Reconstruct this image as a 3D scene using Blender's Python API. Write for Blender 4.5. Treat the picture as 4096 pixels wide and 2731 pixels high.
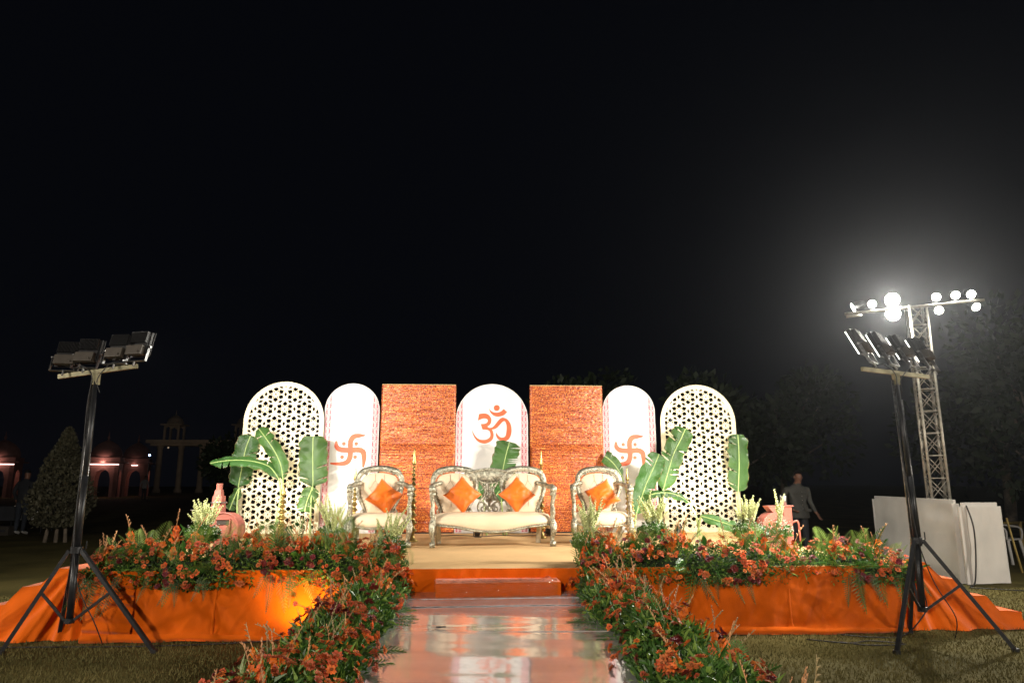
import bpy, bmesh, math, random
from mathutils import Vector, Matrix, Quaternion, noise
R = math.radians
sc = bpy.context.scene
for o in list(bpy.data.objects): bpy.data.objects.remove(o)
COL = sc.collection

# ------------------------------------------------------------------ camera, sky, exposure
cam_d = bpy.data.cameras.new('camera'); cam = bpy.data.objects.new('camera', cam_d); COL.objects.link(cam)
cam_d.sensor_width = 36; cam_d.lens = 24; cam_d.clip_start = 0.05; cam_d.clip_end = 1000
cam.location = (-0.22, 0, 1.47); cam.rotation_euler = (R(90 + 11.4), 0, R(-3.2))
sc.camera = cam
w = bpy.data.worlds.new('World'); sc.world = w; w.use_nodes = True
nt = w.node_tree; bg = nt.nodes['Background']
bg.inputs[0].default_value = (0.42, 0.52, 0.85, 1); bg.inputs[1].default_value = 0.0033
sc.view_settings.view_transform = 'Standard'; sc.view_settings.look = 'None'
sc.view_settings.exposure = 0; sc.view_settings.gamma = 1; sc.view_settings.use_curve_mapping = False
sc.render.engine = 'CYCLES'
sc.cycles.use_denoising = True
sc.cycles.max_bounces = 6; sc.cycles.diffuse_bounces = 2; sc.cycles.glossy_bounces = 3
sc.cycles.transmission_bounces = 3; sc.cycles.volume_bounces = 0; sc.cycles.transparent_max_bounces = 6
sc.cycles.sample_clamp_indirect = 4
sc.cycles.caustics_reflective = False; sc.cycles.caustics_refractive = False

def spot(name, loc, aim, watts, cone, blend=0.5, radius=0.08, col=(1, .93, .82), parent=None):
    d = bpy.data.lights.new(name, 'SPOT'); d.energy = watts; d.spot_size = R(cone); d.spot_blend = blend
    d.shadow_soft_size = radius; d.color = col
    o = bpy.data.objects.new(name, d); COL.objects.link(o)
    o.location = loc
    o.rotation_euler = (Vector(aim) - Vector(loc)).to_track_quat('-Z', 'Y').to_euler()
    return o
# two more floodlight stands of the venue stand left and right of the photographer; the stands' shadows on the orange cloth come from them
spot('floodlight_beam_right', (13.6, 1.4, 2.9), (2.0, 8.6, 0.5), 2200, 84, .6, .38, (1, .90, .76))
spot('floodlight_beam_left', (-11.5, 2.6, 3.0), (-1.6, 8.2, 0.5), 2200, 84, .6, .38, (1, .90, .76))
spot('added_front_light', (-3.2, -6.5, 4.2), (0, 7.6, 0.5), 3000, 112, .7, .22, (1, .90, .76))  # unseen light added behind the camera to brighten the step and borders

# ------------------------------------------------------------------ helpers
def tag(o, label=None, cat=None, group=None, kind=None):
    if label: o['label'] = label
    if cat: o['category'] = cat
    if group: o['group'] = group
    if kind: o['kind'] = kind
    return o
def empty(name, loc=(0, 0, 0), rz=0, label=None, cat=None, group=None):
    o = bpy.data.objects.new(name, None); COL.objects.link(o); o.location = loc; o.rotation_euler = (0, 0, rz)
    o.empty_display_size = .1
    return tag(o, label, cat, group)
def inst(name, me, parent=None, loc=(0, 0, 0), rot=None, s=1):
    o = bpy.data.objects.new(name, me); COL.objects.link(o)
    if parent: o.parent = parent
    o.location = loc
    if rot is not None:
        if isinstance(rot, Quaternion): o.rotation_mode = 'QUATERNION'; o.rotation_quaternion = rot
        else: o.rotation_euler = rot
    o.scale = (s, s, s) if isinstance(s, (int, float)) else s
    return o
def copy_tree(o, parent=None):
    c = o.copy(); COL.objects.link(c); c.parent = parent
    for ch in list(o.children): copy_tree(ch, c)
    return c

def smooth_path(pts, n=6, closed=False):
    P = [Vector(p) for p in pts]; out = []; N = len(P)
    for i in range(N if closed else N - 1):
        if closed: a, b, c, d = P[(i-1) % N], P[i], P[(i+1) % N], P[(i+2) % N]
        else: a, b, c, d = P[max(i-1, 0)], P[i], P[i+1], P[min(i+2, N-1)]
        for k in range(n):
            t = k / n
            out.append(.5*((2*b) + (c-a)*t + (2*a-5*b+4*c-d)*t*t + (3*b-a-3*c+d)*t**3))
    if not closed: out.append(P[-1])
    return out
def lerp_list(vals, n):
    out = []
    for i in range(n):
        t = i/(n-1)*(len(vals)-1); k = min(int(t), len(vals)-2); out.append(vals[k]+(vals[k+1]-vals[k])*(t-k))
    return out

class MB:
    def __init__(s): s.v = []; s.f = []; s.m = []
    def add(s, vs, fs, mi=0):
        b = len(s.v); s.v += [tuple(v) for v in vs]; s.f += [tuple(i+b for i in f) for f in fs]; s.m += [mi]*len(fs); return s
    def box(s, c, d, mi=0, rot=None, taper=1):
        vs = []
        for z in (-.5, .5):
            k = taper if z > 0 else 1
            for x, y in ((-.5, -.5), (.5, -.5), (.5, .5), (-.5, .5)):
                p = Vector((x*d[0]*k, y*d[1]*k, z*d[2]))
                if rot is not None: p = rot @ p
                vs.append(p + Vector(c))
        return s.add(vs, [(3,2,1,0),(4,5,6,7),(0,1,5,4),(1,2,6,5),(2,3,7,6),(3,0,4,7)], mi)
    def beam(s, a, b, w, h=None, mi=0):
        a, b = Vector(a), Vector(b); d = b-a
        q = d.to_track_quat('Z', 'Y').to_matrix()
        return s.box((a+b)/2, (w, h or w, d.length), mi, q)
    def tube(s, path, r, n=8, mi=0, cap=True, closed=False):
        P = [Vector(p) for p in path]; N = len(P)
        if not isinstance(r, (list, tuple)): r = [r]*N
        elif len(r) != N: r = lerp_list(list(r), N)
        t0 = (P[1]-P[0]).normalized(); up = Vector((0, 0, 1)) if abs(t0.z) < .9 else Vector((1, 0, 0))
        nrm = t0.cross(up).normalized(); vs = []; pt = t0
        for i in range(N):
            if closed: t = P[(i+1) % N]-P[i-1]
            else: t = P[min(i+1, N-1)]-P[max(i-1, 0)]
            t = t.normalized() if t.length > 1e-9 else pt
            ax = pt.cross(t)
            if ax.length > 1e-7: nrm = Quaternion(ax.normalized(), pt.angle(t)) @ nrm
            nrm = (nrm - t*nrm.dot(t)).normalized(); bi = t.cross(nrm); pt = t
            for k in range(n):
                a = 2*math.pi*k/n; vs.append(P[i] + (nrm*math.cos(a)+bi*math.sin(a))*r[i])
        fs = []
        for i in range(N if closed else N-1):
            j = (i+1) % N
            for k in range(n): fs.append((i*n+k, i*n+(k+1) % n, j*n+(k+1) % n, j*n+k))
        if cap and not closed: fs += [tuple(range(n))[::-1], tuple((N-1)*n+k for k in range(n))]
        return s.add(vs, fs, mi)
    def lathe(s, prof, n=16, at=(0, 0, 0), mi=0, q=None):
        vs = []; fs = []; at = Vector(at)
        for r, z in prof:
            for k in range(n):
                a = 2*math.pi*k/n; p = Vector((r*math.cos(a), r*math.sin(a), z))
                if q is not None: p = q @ p
                vs.append(p+at)
        for i in range(len(prof)-1):
            for k in range(n): fs.append((i*n+k, i*n+(k+1) % n, (i+1)*n+(k+1) % n, (i+1)*n+k))
        L = (len(prof)-1)*n
        fs += [tuple(range(n))[::-1], tuple(L+k for k in range(n))]
        return s.add(vs, fs, mi)
    def prism(s, poly, y0, y1, mi=0, mat=None):            # poly in XZ, extruded along Y (y0 is the front, seen from -Y)
        n = len(poly); vs = [Vector((p[0], y0, p[1])) for p in poly] + [Vector((p[0], y1, p[1])) for p in poly]
        if mat is not None: vs = [mat @ v for v in vs]
        fs = [tuple(range(n)), tuple(range(n, 2*n))[::-1]] + [(i, i+n, (i+1) % n+n, (i+1) % n) for i in range(n)]
        return s.add(vs, fs, mi)
    def grid(s, fn, nu, nv, mi=0, wrap=False):
        vs = [fn(i/(nu-1), j/(nv-1)) for j in range(nv) for i in range(nu)]
        fs = [(j*nu+i, j*nu+i+1, (j+1)*nu+i+1, (j+1)*nu+i) for j in range(nv-1) for i in range(nu-1)]
        return s.add(vs, fs, mi)
    def ball(s, c, r, n=8, m=6, mi=0):
        r = r if isinstance(r, (tuple, list)) else (r, r, r); c = Vector(c)
        vs = [c+Vector((0, 0, -r[2]))]; fs = []
        for j in range(1, m):
            a = -math.pi/2+math.pi*j/m
            for k in range(n):
                b = 2*math.pi*k/n; vs.append(c+Vector((r[0]*math.cos(a)*math.cos(b), r[1]*math.cos(a)*math.sin(b), r[2]*math.sin(a))))
        vs.append(c+Vector((0, 0, r[2]))); T = len(vs)-1
        for k in range(n): fs.append((0, 1+(k+1) % n, 1+k)); fs.append((T, T-n+k, T-n+(k+1) % n))
        for j in range(m-2):
            for k in range(n): fs.append((1+j*n+k, 1+j*n+(k+1) % n, 1+(j+1)*n+(k+1) % n, 1+(j+1)*n+k))
        return s.add(vs, fs, mi)
    def mesh(s, name, mats, smooth=False):
        me = bpy.data.meshes.new(name); me.from_pydata(s.v, [], s.f)
        for m in (mats if isinstance(mats, (list, tuple)) else [mats]): me.materials.append(m)
        me.polygons.foreach_set('material_index', s.m)
        if smooth: me.polygons.foreach_set('use_smooth', [True]*len(s.f))
        me.update(); return me
    def build(s, name, mats, parent=None, smooth=False, loc=(0, 0, 0), rot=None, recalc=False, bevel=0):
        me = s.mesh(name, mats, smooth)
        if recalc:
            bm = bmesh.new(); bm.from_mesh(me); bmesh.ops.recalc_face_normals(bm, faces=bm.faces); bm.to_mesh(me); bm.free()
        o = inst(name, me, parent, loc, rot)
        if bevel:
            b = o.modifiers.new('bevel', 'BEVEL'); b.width = bevel; b.segments = 2; b.limit_method = 'ANGLE'
        return o

# ------------------------------------------------------------------ materials
MATS = {}
def mat(name, col, rough=.6, metal=0, var=.18, scale=12, bump=0, bscale=60, spec=.5, coat=0, trans=0, sheen=0, objrand=0, col2=None, stretch=None, detail=4, croughness=.05):
    if name in MATS: return MATS[name]
    m = bpy.data.materials.new(name); m.use_nodes = True; n = m.node_tree.nodes; l = m.node_tree.links
    p = n['Principled BSDF']; out = n['Material Output']
    p.inputs['Roughness'].default_value = rough; p.inputs['Metallic'].default_value = metal
    p.inputs['Specular IOR Level'].default_value = spec
    p.inputs['Coat Weight'].default_value = coat; p.inputs['Coat Roughness'].default_value = croughness
    p.inputs['Sheen Weight'].default_value = sheen
    tc = n.new('ShaderNodeTexCoord'); vec = tc.outputs['Object']
    if stretch:
        mp = n.new('ShaderNodeMapping'); mp.inputs['Scale'].default_value = stretch; l.new(vec, mp.inputs[0]); vec = mp.outputs[0]
    nz = n.new('ShaderNodeTexNoise'); nz.inputs['Scale'].default_value = scale; nz.inputs['Detail'].default_value = detail; l.new(vec, nz.inputs[0])
    rp = n.new('ShaderNodeValToRGB'); l.new(nz.outputs['Fac'], rp.inputs[0])
    c = col; d = col2 or tuple(min(1, x*(1+var)) for x in c); a = c if col2 else tuple(x*(1-var) for x in c)
    rp.color_ramp.elements[0].position = .32; rp.color_ramp.elements[1].position = .68
    rp.color_ramp.elements[0].color = (*a, 1); rp.color_ramp.elements[1].color = (*d, 1)
    colout = rp.outputs[0]
    if objrand:
        oi = n.new('ShaderNodeObjectInfo'); hs = n.new('ShaderNodeHueSaturation')
        mr = n.new('ShaderNodeMapRange'); mr.inputs['To Min'].default_value = 1-objrand; mr.inputs['To Max'].default_value = 1+objrand
        l.new(oi.outputs['Random'], mr.inputs['Value']); l.new(mr.outputs[0], hs.inputs['Value'])
        mh = n.new('ShaderNodeMapRange'); mh.inputs['To Min'].default_value = .5-objrand*.035; mh.inputs['To Max'].default_value = .5+objrand*.035
        ml = n.new('ShaderNodeMath'); ml.operation = 'MULTIPLY'; ml.inputs[1].default_value = 7.31; fr = n.new('ShaderNodeMath'); fr.operation = 'FRACT'
        l.new(oi.outputs['Random'], ml.inputs[0]); l.new(ml.outputs[0], fr.inputs[0]); l.new(fr.outputs[0], mh.inputs['Value']); l.new(mh.outputs[0], hs.inputs['Hue'])
        l.new(colout, hs.inputs['Color']); colout = hs.outputs[0]
    l.new(colout, p.inputs['Base Color'])
    if bump:
        nb = n.new('ShaderNodeTexNoise'); nb.inputs['Scale'].default_value = bscale; nb.inputs['Detail'].default_value = 5; l.new(vec, nb.inputs[0])
        bp = n.new('ShaderNodeBump'); bp.inputs['Strength'].default_value = bump; bp.inputs['Distance'].default_value = .02
        l.new(nb.outputs['Fac'], bp.inputs['Height']); l.new(bp.outputs[0], p.inputs['Normal'])
    if trans:
        tr = n.new('ShaderNodeBsdfTranslucent'); mx = n.new('ShaderNodeMixShader'); mx.inputs[0].default_value = trans
        l.new(colout, tr.inputs[0]); l.new(p.outputs[0], mx.inputs[1]); l.new(tr.outputs[0], mx.inputs[2]); l.new(mx.outputs[0], out.inputs[0])
    MATS[name] = m; return m
def emit(name, col, strength):
    m = bpy.data.materials.new(name); m.use_nodes = True; p = m.node_tree.nodes['Principled BSDF']
    p.inputs['Base Color'].default_value = (*col, 1); p.inputs['Emission Color'].default_value = (*col, 1); p.inputs['Emission Strength'].default_value = strength
    return m
orange_cloth = mat('orange_cloth', (.74, .124, .002), .95, var=.12, scale=4, bump=.22, bscale=240, sheen=.25, spec=.06)
def creases(m, scale, strength, dist):                           # soft creases under the weave bump
    n, l = m.node_tree.nodes, m.node_tree.links; b = [x for x in n if x.type == 'BUMP'][0]
    tc = [x for x in n if x.type == 'TEX_COORD'][0]; nz = n.new('ShaderNodeTexNoise'); nz.inputs['Scale'].default_value = scale; nz.inputs['Detail'].default_value = 3; nz.inputs['Distortion'].default_value = 1.2
    try: nz.noise_type = 'RIDGED_MULTIFRACTAL'
    except Exception: pass
    l.new(tc.outputs['Object'], nz.inputs[0]); b2 = n.new('ShaderNodeBump'); b2.inputs['Strength'].default_value = strength; b2.inputs['Distance'].default_value = dist
    l.new(nz.outputs['Fac'], b2.inputs['Height']); l.new(b2.outputs[0], b.inputs['Normal'])
creases(orange_cloth, 4.5, .6, .025)
carpet_m = mat('beige_carpet', (.70, .45, .215), .9, var=.07, scale=2.5, bump=.15, bscale=300, spec=.15)
silver = mat('silver_leaf', (.40, .385, .30), .38, .88, var=.5, scale=34, bump=.9, bscale=55)
silver_plain = mat('silver_leaf_plain', (.58, .55, .45), .34, .9, var=.25, scale=14, bump=.3, bscale=30)
cream = mat('cream_upholstery', (.74, .59, .41), .55, var=.05, scale=5, bump=.05, bscale=25, spec=.35)
seam_m = mat('upholstery_seam', (.30, .23, .15), .8)
stud_m = mat('brass_nail', (.28, .21, .12), .35, .8)
pillow_m = mat('orange_satin', (.78, .155, .004), .48, var=.10, scale=5, bump=.10, bscale=14, sheen=.3, spec=.4)
brass = mat('brushed_brass', (.43, .33, .115), .30, .8, var=.25, scale=9, bump=.12, bscale=40)
white_print = mat('white_vinyl', (.80, .78, .765), .42, var=.015, scale=2, spec=.4)
print_orange = mat('printed_vermilion', (.78, .13, .045), .5, var=.14, scale=3, stretch=(1, 1, 3))
print_pink = mat('printed_pale_pink', (.76, .50, .52), .5, var=.04)
print_red = mat('printed_crimson', (.50, .03, .07), .5, var=.2, scale=8)
gold_paint = mat('pale_gold_paint', (.86, .77, .54), .42, var=.08, scale=4, bump=.08, bscale=50, spec=.5)
black_steel = mat('black_steel', (.022, .023, .026), .38, .3, var=.3, scale=20, bump=.1, bscale=80)
worn_steel = mat('worn_steel', (.16, .16, .165), .3, .85, var=.4, scale=30, bump=.1, bscale=60)
bare_steel = mat('bare_steel', (.42, .42, .42), .35, .9, var=.25, scale=25)
crossbar_m = mat('painted_crossbar', (.24, .22, .13), .5, .3, var=.25, scale=14)
casing_m = mat('floodlight_casing', (.025, .025, .027), .42, .35, var=.2, scale=20, bump=.1)
driver_m = mat('driver_grey', (.065, .055, .045), .5, .25, var=.15)
truss_m = mat('grey_truss_paint', (.36, .34, .29), .4, .5, var=.25, scale=20)
white_cloth = mat('white_sheet', (.74, .72, .68), .85, var=.10, scale=2.2, bump=.2, bscale=7)
red_oxide = mat('red_oxide_paint', (.40, .125, .09), .55, var=.2, scale=9, bump=.25, bscale=22, spec=.4)
cable_m = mat('black_cable', (.012, .012, .013), .5)
leaf_m = mat('dark_leaf', (.055, .135, .022), .42, var=.4, scale=3, spec=.5, trans=.18)
leaf_l = mat('light_leaf', (.21, .33, .06), .42, var=.3, scale=3, trans=.22)
fern_m = mat('fern_green', (.075, .13, .035), .5, var=.3, scale=5, trans=.15, objrand=.3)
palm_m = mat('palm_green', (.06, .17, .025), .4, var=.25, scale=5, trans=.15, objrand=.35)
stem_m = mat('green_stem', (.16, .27, .06), .5, var=.25)
dry_m = mat('dry_stem', (.36, .27, .13), .6, var=.3)
banana_m = mat('banana_leaf', (.06, .145, .034), .40, var=.3, scale=3, bump=.2, bscale=9, trans=.25, objrand=.35)
def banana_veins(m):
    n, l = m.node_tree.nodes, m.node_tree.links; p = n['Principled BSDF']; rp = [x for x in n if x.type == 'VALTORGB'][0]
    aq = n.new('ShaderNodeAttribute'); aq.attribute_name = 'across'; at = n.new('ShaderNodeAttribute'); at.attribute_name = 'along'
    ma = n.new('ShaderNodeMath'); ma.operation = 'MULTIPLY_ADD'; ma.inputs[1].default_value = .12; l.new(aq.outputs['Fac'], ma.inputs[0]); l.new(at.outputs['Fac'], ma.inputs[2])
    mu = n.new('ShaderNodeMath'); mu.operation = 'MULTIPLY'; mu.inputs[1].default_value = 210; l.new(ma.outputs[0], mu.inputs[0]); si = n.new('ShaderNodeMath'); si.operation = 'SINE'; l.new(mu.outputs[0], si.inputs[0])
    b = [x for x in n if x.type == 'BUMP'][0]; b2 = n.new('ShaderNodeBump'); b2.inputs['Strength'].default_value = .25; b2.inputs['Distance'].default_value = .004; l.new(si.outputs[0], b2.inputs['Height']); l.new(b2.outputs[0], b.inputs['Normal'])
    nz = n.new('ShaderNodeTexNoise'); nz.inputs['Scale'].default_value = 14; ad = n.new('ShaderNodeMath'); ad.operation = 'MULTIPLY_ADD'; ad.inputs[1].default_value = .5; l.new(nz.outputs[0], ad.inputs[0]); l.new(aq.outputs['Fac'], ad.inputs[2])
    mr = n.new('ShaderNodeMapRange'); mr.inputs['From Min'].default_value = 1.18; mr.inputs['From Max'].default_value = 1.30; l.new(ad.outputs[0], mr.inputs['Value'])
    mx = n.new('ShaderNodeMixRGB'); mx.inputs[2].default_value = (.22, .15, .05, 1); l.new(mr.outputs[0], mx.inputs[0]); l.new(p.inputs['Base Color'].links[0].from_socket, mx.inputs[1]); l.new(mx.outputs[0], p.inputs['Base Color'])
    for x in n:
        if x.type == 'BSDF_TRANSLUCENT': l.new(mx.outputs[0], x.inputs[0])
banana_veins(banana_m)
rib_m = mat('banana_rib', (.34, .46, .16), .4, var=.15)
mum_o = mat('orange_petal', (.76, .165, .038), .6, var=.2, scale=30, trans=.12, objrand=.3)
mum_r = mat('rust_petal', (.55, .12, .04), .6, var=.2, scale=30, trans=.1, objrand=.3)
mum_d = mat('maroon_petal', (.15, .008, .010), .5, var=.35, scale=30, objrand=.4)
mum_c = mat('flower_centre', (.26, .07, .012), .8)
glad_m = mat('gladiolus_petal', (.78, .18, .02), .5, var=.3, scale=25, trans=.2, objrand=.25)
glad_bud = mat('gladiolus_bud', (.55, .28, .12), .55, var=.3, scale=25, objrand=.25)
tube_m = mat('tuberose_bud', (.68, .73, .34), .5, var=.2, scale=40, trans=.15, objrand=.12)
gyp_m = mat('tiny_white_blossom', (.62, .66, .58), .6, var=.1)
skin_m = mat('skin', (.20, .095, .06), .5, var=.12, scale=9)
hair_m = mat('black_hair', (.01, .009, .008), .5)
jacket_m = mat('grey_jacket', (.052, .052, .047), .8, var=.12, scale=8, bump=.25, bscale=15)
dark_m = mat('dark_clothes', (.02, .022, .028), .85, var=.25, scale=7)
denim_m = mat('dark_denim', (.03, .038, .055), .85, var=.2, scale=9)
shirt_m = mat('pale_shirt', (.30, .30, .30), .85, var=.1)
pink_stone = mat('pink_sandstone', (.30, .14, .11), .8, var=.2, scale=3, bump=.2, bscale=12)
pale_stone = mat('pale_sandstone', (.42, .33, .24), .85, var=.15, scale=2)
cypress_m = mat('cypress_leaf', (.065, .06, .032), .7, var=.35, scale=2)
tree_m = mat('tree_leaf', (.018, .032, .008), .6, var=.4, scale=1.2, trans=.1)
bark_m = mat('bark', (.20, .16, .12), .85, var=.3, scale=8, bump=.4, bscale=25)
plastic_white = mat('white_plastic', (.55, .54, .52), .45, var=.06)
# ------------------------------------------------------------------ lawn
import numpy as np
rng = np.random.default_rng(3); random.seed(11)
def fbm(x, y, z=0, s=1): return noise.fractal(Vector((x*s, y*s, z*s)), 1.0, 2.0, 3)
lawn_m = mat('dry_lawn', (.062, .054, .017), .95, scale=.9, col2=(.130, .106, .034), bump=.9, bscale=22, spec=.1, detail=9)
mb = MB(); mb.add([(-120, -40, 0), (120, -40, 0), (120, 150, 0), (-120, 150, 0)], [(0, 1, 2, 3)])
tag(mb.build('lawn', lawn_m), kind='structure')
def blades(name, n, area, hgt, m, label, keep=None):
    xs = rng.uniform(area[0], area[1], n); ys = area[2]+(area[3]-area[2])*rng.random(n)**1.35
    if keep is not None:
        k = keep(xs, ys); xs, ys = xs[k], ys[k]; n = len(xs)
    a = rng.uniform(0, 6.283, n); h = hgt*rng.uniform(.5, 1.3, n); wd = .0035*rng.uniform(.7, 1.6, n); ln = rng.uniform(-.8, .8, n); la = rng.uniform(0, 6.283, n)
    v = np.zeros((n, 3, 3)); dx, dy = np.cos(a)*wd, np.sin(a)*wd
    v[:, 0] = np.stack([xs-dx, ys-dy, 0*xs-.002], 1); v[:, 1] = np.stack([xs+dx, ys+dy, 0*xs-.002], 1)
    v[:, 2] = np.stack([xs+h*ln*np.cos(la), ys+h*ln*np.sin(la), h*.8], 1)
    me = bpy.data.meshes.new(name); me.vertices.add(n*3); me.vertices.foreach_set('co', v.ravel()); me.loops.add(n*3); me.loops.foreach_set('vertex_index', np.arange(n*3))
    me.polygons.add(n); me.polygons.foreach_set('loop_start', np.arange(n)*3); me.polygons.foreach_set('loop_total', np.full(n, 3)); me.materials.append(m); me.update(); me.validate()
    return tag(inst(name, me), label, 'grass', kind='stuff')
grass_m = mat('grass_blade', (.085, .078, .024), .7, scale=2.2, col2=(.175, .145, .05), spec=.2)
blades('grass', 150000, (-7.5, 8.5, 4.6, 9.5), .035, grass_m, 'short dry mown grass around the stage',
       lambda x, y: ~((np.abs(x) < 1.2) | ((y > 7.0) & (x > -5.3) & (x < 5.4))))

# ------------------------------------------------------------------ stage with orange skirt
SZ = .62
stage = empty('stage', (0, 6.95, 0), 0, 'long low stage with beige carpet and orange cloth skirt', 'stage')
def cloth(name, x0, x1, y, z0, z1, parent, seed, nx, nz, amp=.012, hem=True, off=(0, 6.95, 0), fold=1.0):
    def fn(u, v):
        x = x0+(x1-x0)*u; z = z0+(z1-z0)*v
        d = fbm(x*1.3+seed, z*.8, seed, 1.1)*amp*1.2 + fbm(x*4.2, z*2.2+x*1.4, seed+5, 1.3)*amp*.8*fold + fbm(x*9+z*3, z*5, seed+9)*amp*.35
        for q_ in (0, 1, 2, 3):                                   # sharp creases left by folding and pinning
            rg = 1-abs(noise.noise(Vector((x*(1.6+1.1*q_)+z*(2.4-q_*1.7)+seed*3.1, z*(.9+.5*q_)-x*.35*q_, seed+q_*7)))); d += amp*(.85-.15*q_)*rg**9*fold
        k = max(0, 1-(z-z0)/.09) if hem else 0
        d += k*k*.05+k*.02*math.sin(x*5+seed)
        zz = z + (1-v)*.012*math.sin(x*2.3+seed)
        return (x-off[0], y-d-.01-off[1], max(zz, .004))
    m = MB(); m.grid(fn, nx, nz)
    return m.build(name, orange_cloth, parent, True)
XL, XR = -3.78, 4.03
mb = MB(); mb.box(((XL+XR)/2, 9.35-6.95, .3), (XR-XL-.06, 4.74, .6)); mb.build('deck', dark_m, stage)
mb = MB()
def cfn(u, v):
    x = XL+(XR-XL)*u; y = 6.93+4.85*v
    return (x, y-6.95, SZ+fbm(x*.8, y*1.1, 2)*.004+ .003*math.sin(y*7+x*.8))
mb.grid(cfn, 110, 70); mb.build('carpet', carpet_m, stage, True)
cloth('front_cloth', XL, -.8, 6.93, .012, SZ+.004, stage, 3, 150, 40)
cloth('front_cloth', .8, XR, 6.93, .012, SZ+.004, stage, 17, 150, 40)
cloth('front_cloth', -.8, .8, 6.935, .2, SZ+.004, stage, 31, 80, 16, hem=False)
for sx in (-2.62, -1.5, 1.72, 2.9):                              # sewn seams between the cloth lengths
    m = MB(); m.grid(lambda u, v: (sx+.022*(u-.5)+.01*math.sin(v*4+sx), 6.93-6.95-.03-.004*math.sin(u*math.pi)-.008*fbm(sx*3, v*3, 2)-.05*max(0, 1-v/.15)**2, .02+.575*v), 4, 30); m.build('seam', orange_cloth, stage, True)
# gathered strip of cloth folded round the left corner and the lower hem band
def hemfn(x0, x1, seed):
    m = MB()
    def fn(u, v):
        x = x0+(x1-x0)*u; t = v
        yb = 6.93-.075-.014*math.sin(x*3.1+seed)+.012*fbm(x*2.2, seed, 0)
        return (x, yb-.016*math.sin(t*math.pi)-.01-6.95, .008+t*(.058+.014*math.sin(x*1.7+seed))+.01*fbm(x*3, seed, 1))
    m.grid(fn, 140, 8); return m.build('hem', orange_cloth, stage, True)
hemfn(XL, -1.15, 1); hemfn(1.15, XR, 4)
mb = MB()
def cornfn(u, v):
    x = XL-.02+.44*u; z = .02+.56*v
    return (x, 6.93-.045-.012*math.sin(v*34+1.5*math.sin(v*9)+u*2)-.012*fbm(x*3, z*7, 3)-6.95, z)
mb.grid(cornfn, 14, 70); mb.build('gathered_cloth', orange_cloth, stage, True)

# ------------------------------------------------------------------ cloth covered side stairs
def stairs(name, x0, sgn, lab):
    root = empty(name, (x0, 7.6, 0), 0, lab, 'stairs')
    Y0, Y1 = 7.03, 8.5; L = 1.30
    steps = [(-.05, .635), (.34, .635), (.50, .49), (.66, .475), (.80, .32), (.95, .31), (1.07, .165), (1.28, .155), (L, .15)]
    def h(t):
        for (a, za), (b, zb) in zip(steps, steps[1:]):
            if t <= b: return za+(zb-za)*max(0, (t-a)/(b-a))
        return steps[-1][1]
    n = 110
    def topf(u, v):
        t = -.04+(L+.04)*u; return (sgn*t, Y0+(Y1-Y0)*v-7.6, h(t)+.012*fbm(t*4, v*3, 4))
    m = MB(); m.grid(topf, n, 14); m.build('cloth_top', orange_cloth, root, True)
    def frontf(u, v):
        t = -.04+(L+.04)*u; H = h(t)+.012*fbm(t*4, 0, 4); z = H*(1-v)
        # radiating folds fanning out from the stage edge towards the ground
        ang = math.atan2(t-.12, .72-z); k = v*(1-.4*v)
        d = .05*k*math.sin(ang*15+.8*fbm(t*2, z*2, 7))+.03*v*fbm(t*2.5, z*2, 9)+.018*k*math.sin(ang*31+1)+.05*v**3
        for q_ in (0, 1): d += .016*(.3+v)*(1-abs(noise.noise(Vector((ang*(3.2+q_*2.3)+q_*4, z*.7, 11+q_)))))**6
        return (sgn*t, Y0-max(d, -.03)-.012*v-7.6, max(z, .006))
    m = MB(); m.grid(frontf, n, 34); m.build('cloth_front', orange_cloth, root, True)
    m = MB(); m.grid(lambda u, v: (sgn*(L+.012*math.sin(u*9)*v), Y0+(Y1-Y0)*u-7.6, max(.152*(1-v), .005)), 16, 6); m.build('cloth_end', orange_cloth, root, True)
    return root
stairs('side_stairs', XR+.02, 1, 'side steps under draped orange cloth beside the white screens')
stairs('side_stairs', XL-.02, -1, 'side steps under draped orange cloth at the left edge of the picture')

# ------------------------------------------------------------------ raised walkway, plastic sheets, wrapped step
WZ = .41
base_m = mat('walkway_carpet', (.34, .25, .22), .8, var=.08)
film_m = mat('clear_film_over_carpet', (.43, .415, .42), .13, var=.10, scale=1.6, bump=.06, bscale=3, spec=.9, coat=.8, stretch=(.6, 2.2, 1), croughness=.05)
film_edge_glint = mat('film_edge_glint', (.62, .56, .55), .25, spec=.8, coat=.5)  # whitish tubes: the light that sheet edges catch is put into the colour
walk = MB(); walk.box((.03, 4.2, WZ/2-.004), (2.3, 5.4, WZ-.008))
walk = tag(walk.build('walkway', [base_m]), kind='structure')
def film(y0, y1, k):
    m = MB(); n = 46
    def fn(u, v):
        x = -1.08+2.22*u; y = y0+(y1-y0)*v+.018*math.sin(x*1.3+k)+.01*fbm(x*2, k, 0)
        e = min(v, 1-v)*(y1-y0); ridge = .0006*math.exp(-(e/.02)**2)
        return (x, y, WZ+.003+ridge+.0016*fbm(x*1.1, y*4+k, k)+.0012*math.sin(y*11+x*2.3+k)+(.0024 if k % 2 else 0))
    m.grid(fn, n, 60); o = m.build('plastic_sheet', film_m, walk, True)
    m = MB(); m.tube([Vector(fn(i/60, .0))+Vector((0, 0, .0015+.0012*math.sin(i*1.7+k))) for i in range(61)], .0026, 5); m.build('sheet_edge_glint', film_edge_glint, o, True)
    return o
for k, (a, b) in enumerate(((6.50, 6.93), (6.12, 6.56), (5.10, 6.17), (3.3, 5.15), (1.5, 3.35))): film(a, b, k)
step = empty('front_step', (.02, 6.78, WZ), R(3.0), 'low orange step wrapped in clear plastic in front of the stage', 'step')
m = MB()
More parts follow.
